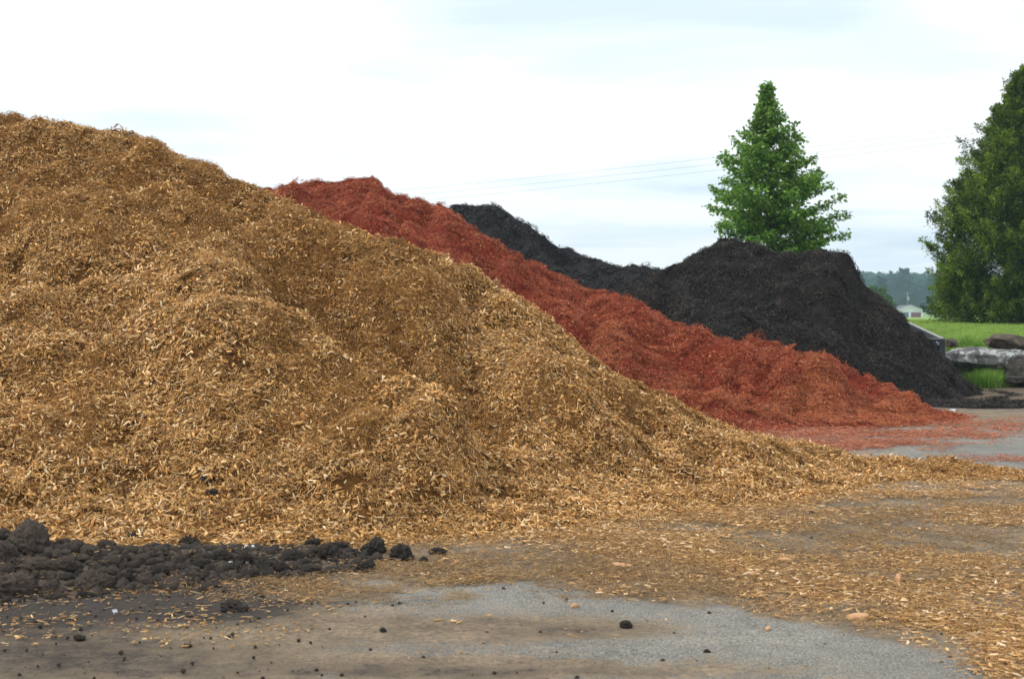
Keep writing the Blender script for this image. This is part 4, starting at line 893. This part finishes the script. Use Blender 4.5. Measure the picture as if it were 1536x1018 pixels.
# far wood on the hill: one mass nobody could count
P_wood = proto_set('wood_crown', 5, lambda i: (lambda q: mesh('wood_crown', q[0], q[1], M_ced, attrs={'tint': q[2]}))(
    (lambda r: leaves(*(lambda o_: (o_ * np.array([1, 1, 1.25]) + [0, 0, 1.1], o_))((lambda v: v / np.linalg.norm(v, axis=1)[:, None] * (r.random(len(v)) ** .3)[:, None])(r.normal(0, 1, (420, 3)))), .32, gP, [3, 3, 1], r, .2, .8))(np.random.default_rng(300 + i))))
n = 9000; x = rng.uniform(-800, 900, n); y = rng.uniform(640, 1150, n); kp = ((x / y > -.45) & (x / y < .55)); x, y = x[kp], y[kp]
tag(scatter('far_woods', np.stack([x, y, terrain(x, y) - .5], 1), np.tile([0., 0, 1], (len(x), 1)), P_wood, rng.uniform(3.6, 6.2, len(x))), 'hazy blue green woods covering the far hills', 'woods')

# ------------------------------------------------------------------ barn and poles
bz = at(1365, 476.5, 500); S = 500 / F
root = bpy.data.objects.new('barn', None); COL.objects.link(root); root.location = (bz.x, bz.y, bz.z); root.rotation_euler = (0, 0, 0)
tag(root, 'small white gabled barn with two wide doors across the field', 'barn')
M_bw = simple('white_siding', (.72, .74, .76), (.82, .84, .85), 2, .7, 0); M_br = simple('barn_roof', (.10, .09, .09), (.15, .14, .13), 2, .8, 0)
M_dg = simple('grey_door', (.12, .13, .16), (.17, .18, .22), 3, .6, 0); M_dr = simple('red_door', (.20, .035, .03), (.26, .05, .04), 3, .6, 0)
hw = 20 * S; he = 10.5 * S; hp = 18.5 * S; dp = 12
def door_hole_front():
    V = []; Fc = []
    def quad(x0, z0, x1, z1):
        k = len(V); V.extend([(x0, 0, z0), (x1, 0, z0), (x1, 0, z1), (x0, 0, z1)]); Fc.append((k, k + 1, k + 2, k + 3))
    dz = 8.2 * S; X_ = [-hw, -16.5 * S, -2 * S, 1.5 * S, 16.5 * S, hw]
    quad(X_[0], 0, X_[1], dz); quad(X_[2], 0, X_[3], dz); quad(X_[4], 0, X_[5], dz); quad(-hw, dz, hw, he)
    k = len(V); V.extend([(-hw, 0, he), (hw, 0, he), (0, 0, hp)]); Fc.append((k, k + 1, k + 2)); return V, Fc, X_, dz
V, Fc, X_, dz = door_hole_front()
k = len(V); V += [(-hw, 0, 0), (-hw, dp, 0), (-hw, dp, he), (-hw, 0, he), (hw, 0, 0), (hw, dp, 0), (hw, dp, he), (hw, 0, he), (0, dp, hp)]
Fc += [(k, k + 3, k + 2, k + 1), (k + 4, k + 5, k + 6, k + 7), (k + 1, k + 2, k + 8, k + 6, k + 5)]
link('wall', mesh('wall', V, Fc, M_bw), root)
for x0, x1, m_ in ((X_[1], X_[2], M_dg), (X_[3], X_[4], M_dr)):
    dr = box('door', ((x0 + x1) / 2, .25, dz / 2 + .02), (x1 - x0 + .02, .08, dz), m_, root, bev=0); dr['label'] = 'grey door' if m_ is M_dg else 'red door'
    for q in range(4): box('panel', (0, -.06, (q - 1.5) * dz / 4.1), ((x1 - x0) * .96, .04, dz / 4.6), m_, dr, bev=0)
for sg in (-1, 1):
    ang = math.atan2(hp - he, hw); Lr = math.hypot(hp - he, hw) + .5
    box('roof', (sg * (hw / 2 + .15), dp / 2 - .1, (he + hp) / 2 + .02), (Lr, dp + .8, .16), M_br, root, (0, sg * ang, 0), 0)
    box('roof_trim', (sg * (hw / 2 + .15), -.56, (he + hp) / 2), (Lr, .1, .3), M_bw, root, (0, sg * ang, 0), 0)
M_pole = simple('weathered_pole', (.26, .25, .23), (.42, .40, .37), 3, .9, .2); M_tr = simple('transformer_grey', (.45, .47, .48), (.55, .57, .58), 3, .6, 0)
def pole(p, ztop, label, r=.16, arm=True, trf=False, rz=0):
    root = bpy.data.objects.new('utility_pole', None); COL.objects.link(root); z0 = float(terrain(p.x, p.y)) - .1; root.location = (p.x, p.y, z0); root.rotation_euler = (0, 0, rz)
    tag(root, label, 'utility pole'); V = []; Fc = []; tube(V, Fc, (0, 0, 0), (0, 0, ztop - z0), r * 1.15, r * .8, 10); Fc.append(tuple(range(10, 20))); link('pole', mesh('pole', V, Fc, M_pole, False), root)
    if arm:
        box('crossarm', (0, -.12, ztop - z0 - .45), (2.6, .12, .14), M_pole, root, bev=0)
        for q in (-1.2, 0, 1.2):
            V = []; Fc = []; tube(V, Fc, (q, -.12, ztop - z0 - .38), (q, -.12, ztop - z0 - .12), .05, .07, 8); Fc.append(tuple(range(8, 16))); link('insulator', mesh('insulator', V, Fc, M_tr), root)
    if trf:
        V = []; Fc = []; tube(V, Fc, (.35, -.2, ztop - z0 - 3.4), (.35, -.2, ztop - z0 - 1.9), .33, .33, 12); Fc += [tuple(range(12, 24)), tuple(range(11, -1, -1))]; link('transformer', mesh('transformer', V, Fc, M_tr), root)
    return root
p1 = at(1361, 438, 560); pole(p1, p1.z, 'utility pole with crossarm and transformer behind the white barn', .22, True, True)
p2 = at(1340, 444, 470); pole(p2, p2.z, 'thin bare pole left of the white barn', .16, False)
# power line crossing the sky: from a pole beside the cedar to one hidden by the piles
RA = at(1640, 166, 66); LA = at(500, 303, 108)
pole(RA, RA.z + .2, 'near utility pole hidden behind the cedar', .17, True, rz=.5); pole(LA, LA.z + .2, 'utility pole hidden behind the red pile', .17, True, rz=.5)
M_wire = simple('wire', (.10, .11, .12), (.14, .15, .16), 1, .6, 0)
def wire(a, c, sag, label, r=.0062):
    V = []; Fc = []; pts = [a + (c - a) * (i / 40) - Vector((0, 0, sag * 4 * (i / 40) * (1 - i / 40))) for i in range(41)]
    for u, v in zip(pts[:-1], pts[1:]): tube(V, Fc, u, v, r, r, 5)
    tag(link('power_line', mesh('power_line', V, Fc, M_wire), None), label, 'power line', 'wires strung across the sky')
wire(at(1640, 168, 66), at(500, 294, 108), .25, 'uppermost wire of the three crossing the sky behind the conical tree')
wire(at(1640, 178, 66), at(500, 303, 108), .25, 'middle wire of the three crossing the sky behind the conical tree')
wire(at(1640, 188, 66), at(500, 312, 108), .25, 'lowest wire of the three crossing the sky behind the conical tree')
wire(at(1640, 120, 90), at(500, 250, 250), .2, 'faint upper wire high above the three lines', .0055)
wire(at(1640, 135, 90), at(500, 262, 250), .2, 'faint lower wire high above the three lines', .0055)

# ------------------------------------------------------------------ air
hz = bpy.data.materials.new('air'); hz.use_nodes = True; ht = hz.node_tree; ht.nodes.clear()
pv = N(ht, 'ShaderNodeVolumePrincipled'); pv.inputs['Color'].default_value = (.56, .82, .95, 1); pv.inputs['Density'].default_value = .00048; pv.inputs['Anisotropy'].default_value = 0.0
ho = N(ht, 'ShaderNodeOutputMaterial'); ht.links.new(pv.outputs[0], ho.inputs['Volume'])
hb_ = box('haze', (0, 560, 33), (2600, 1320, 70), hz, None, bev=0); hb_['kind'] = 'stuff'; tag(hb_, 'thin pale blue haze over the yard and far hills', 'haze')
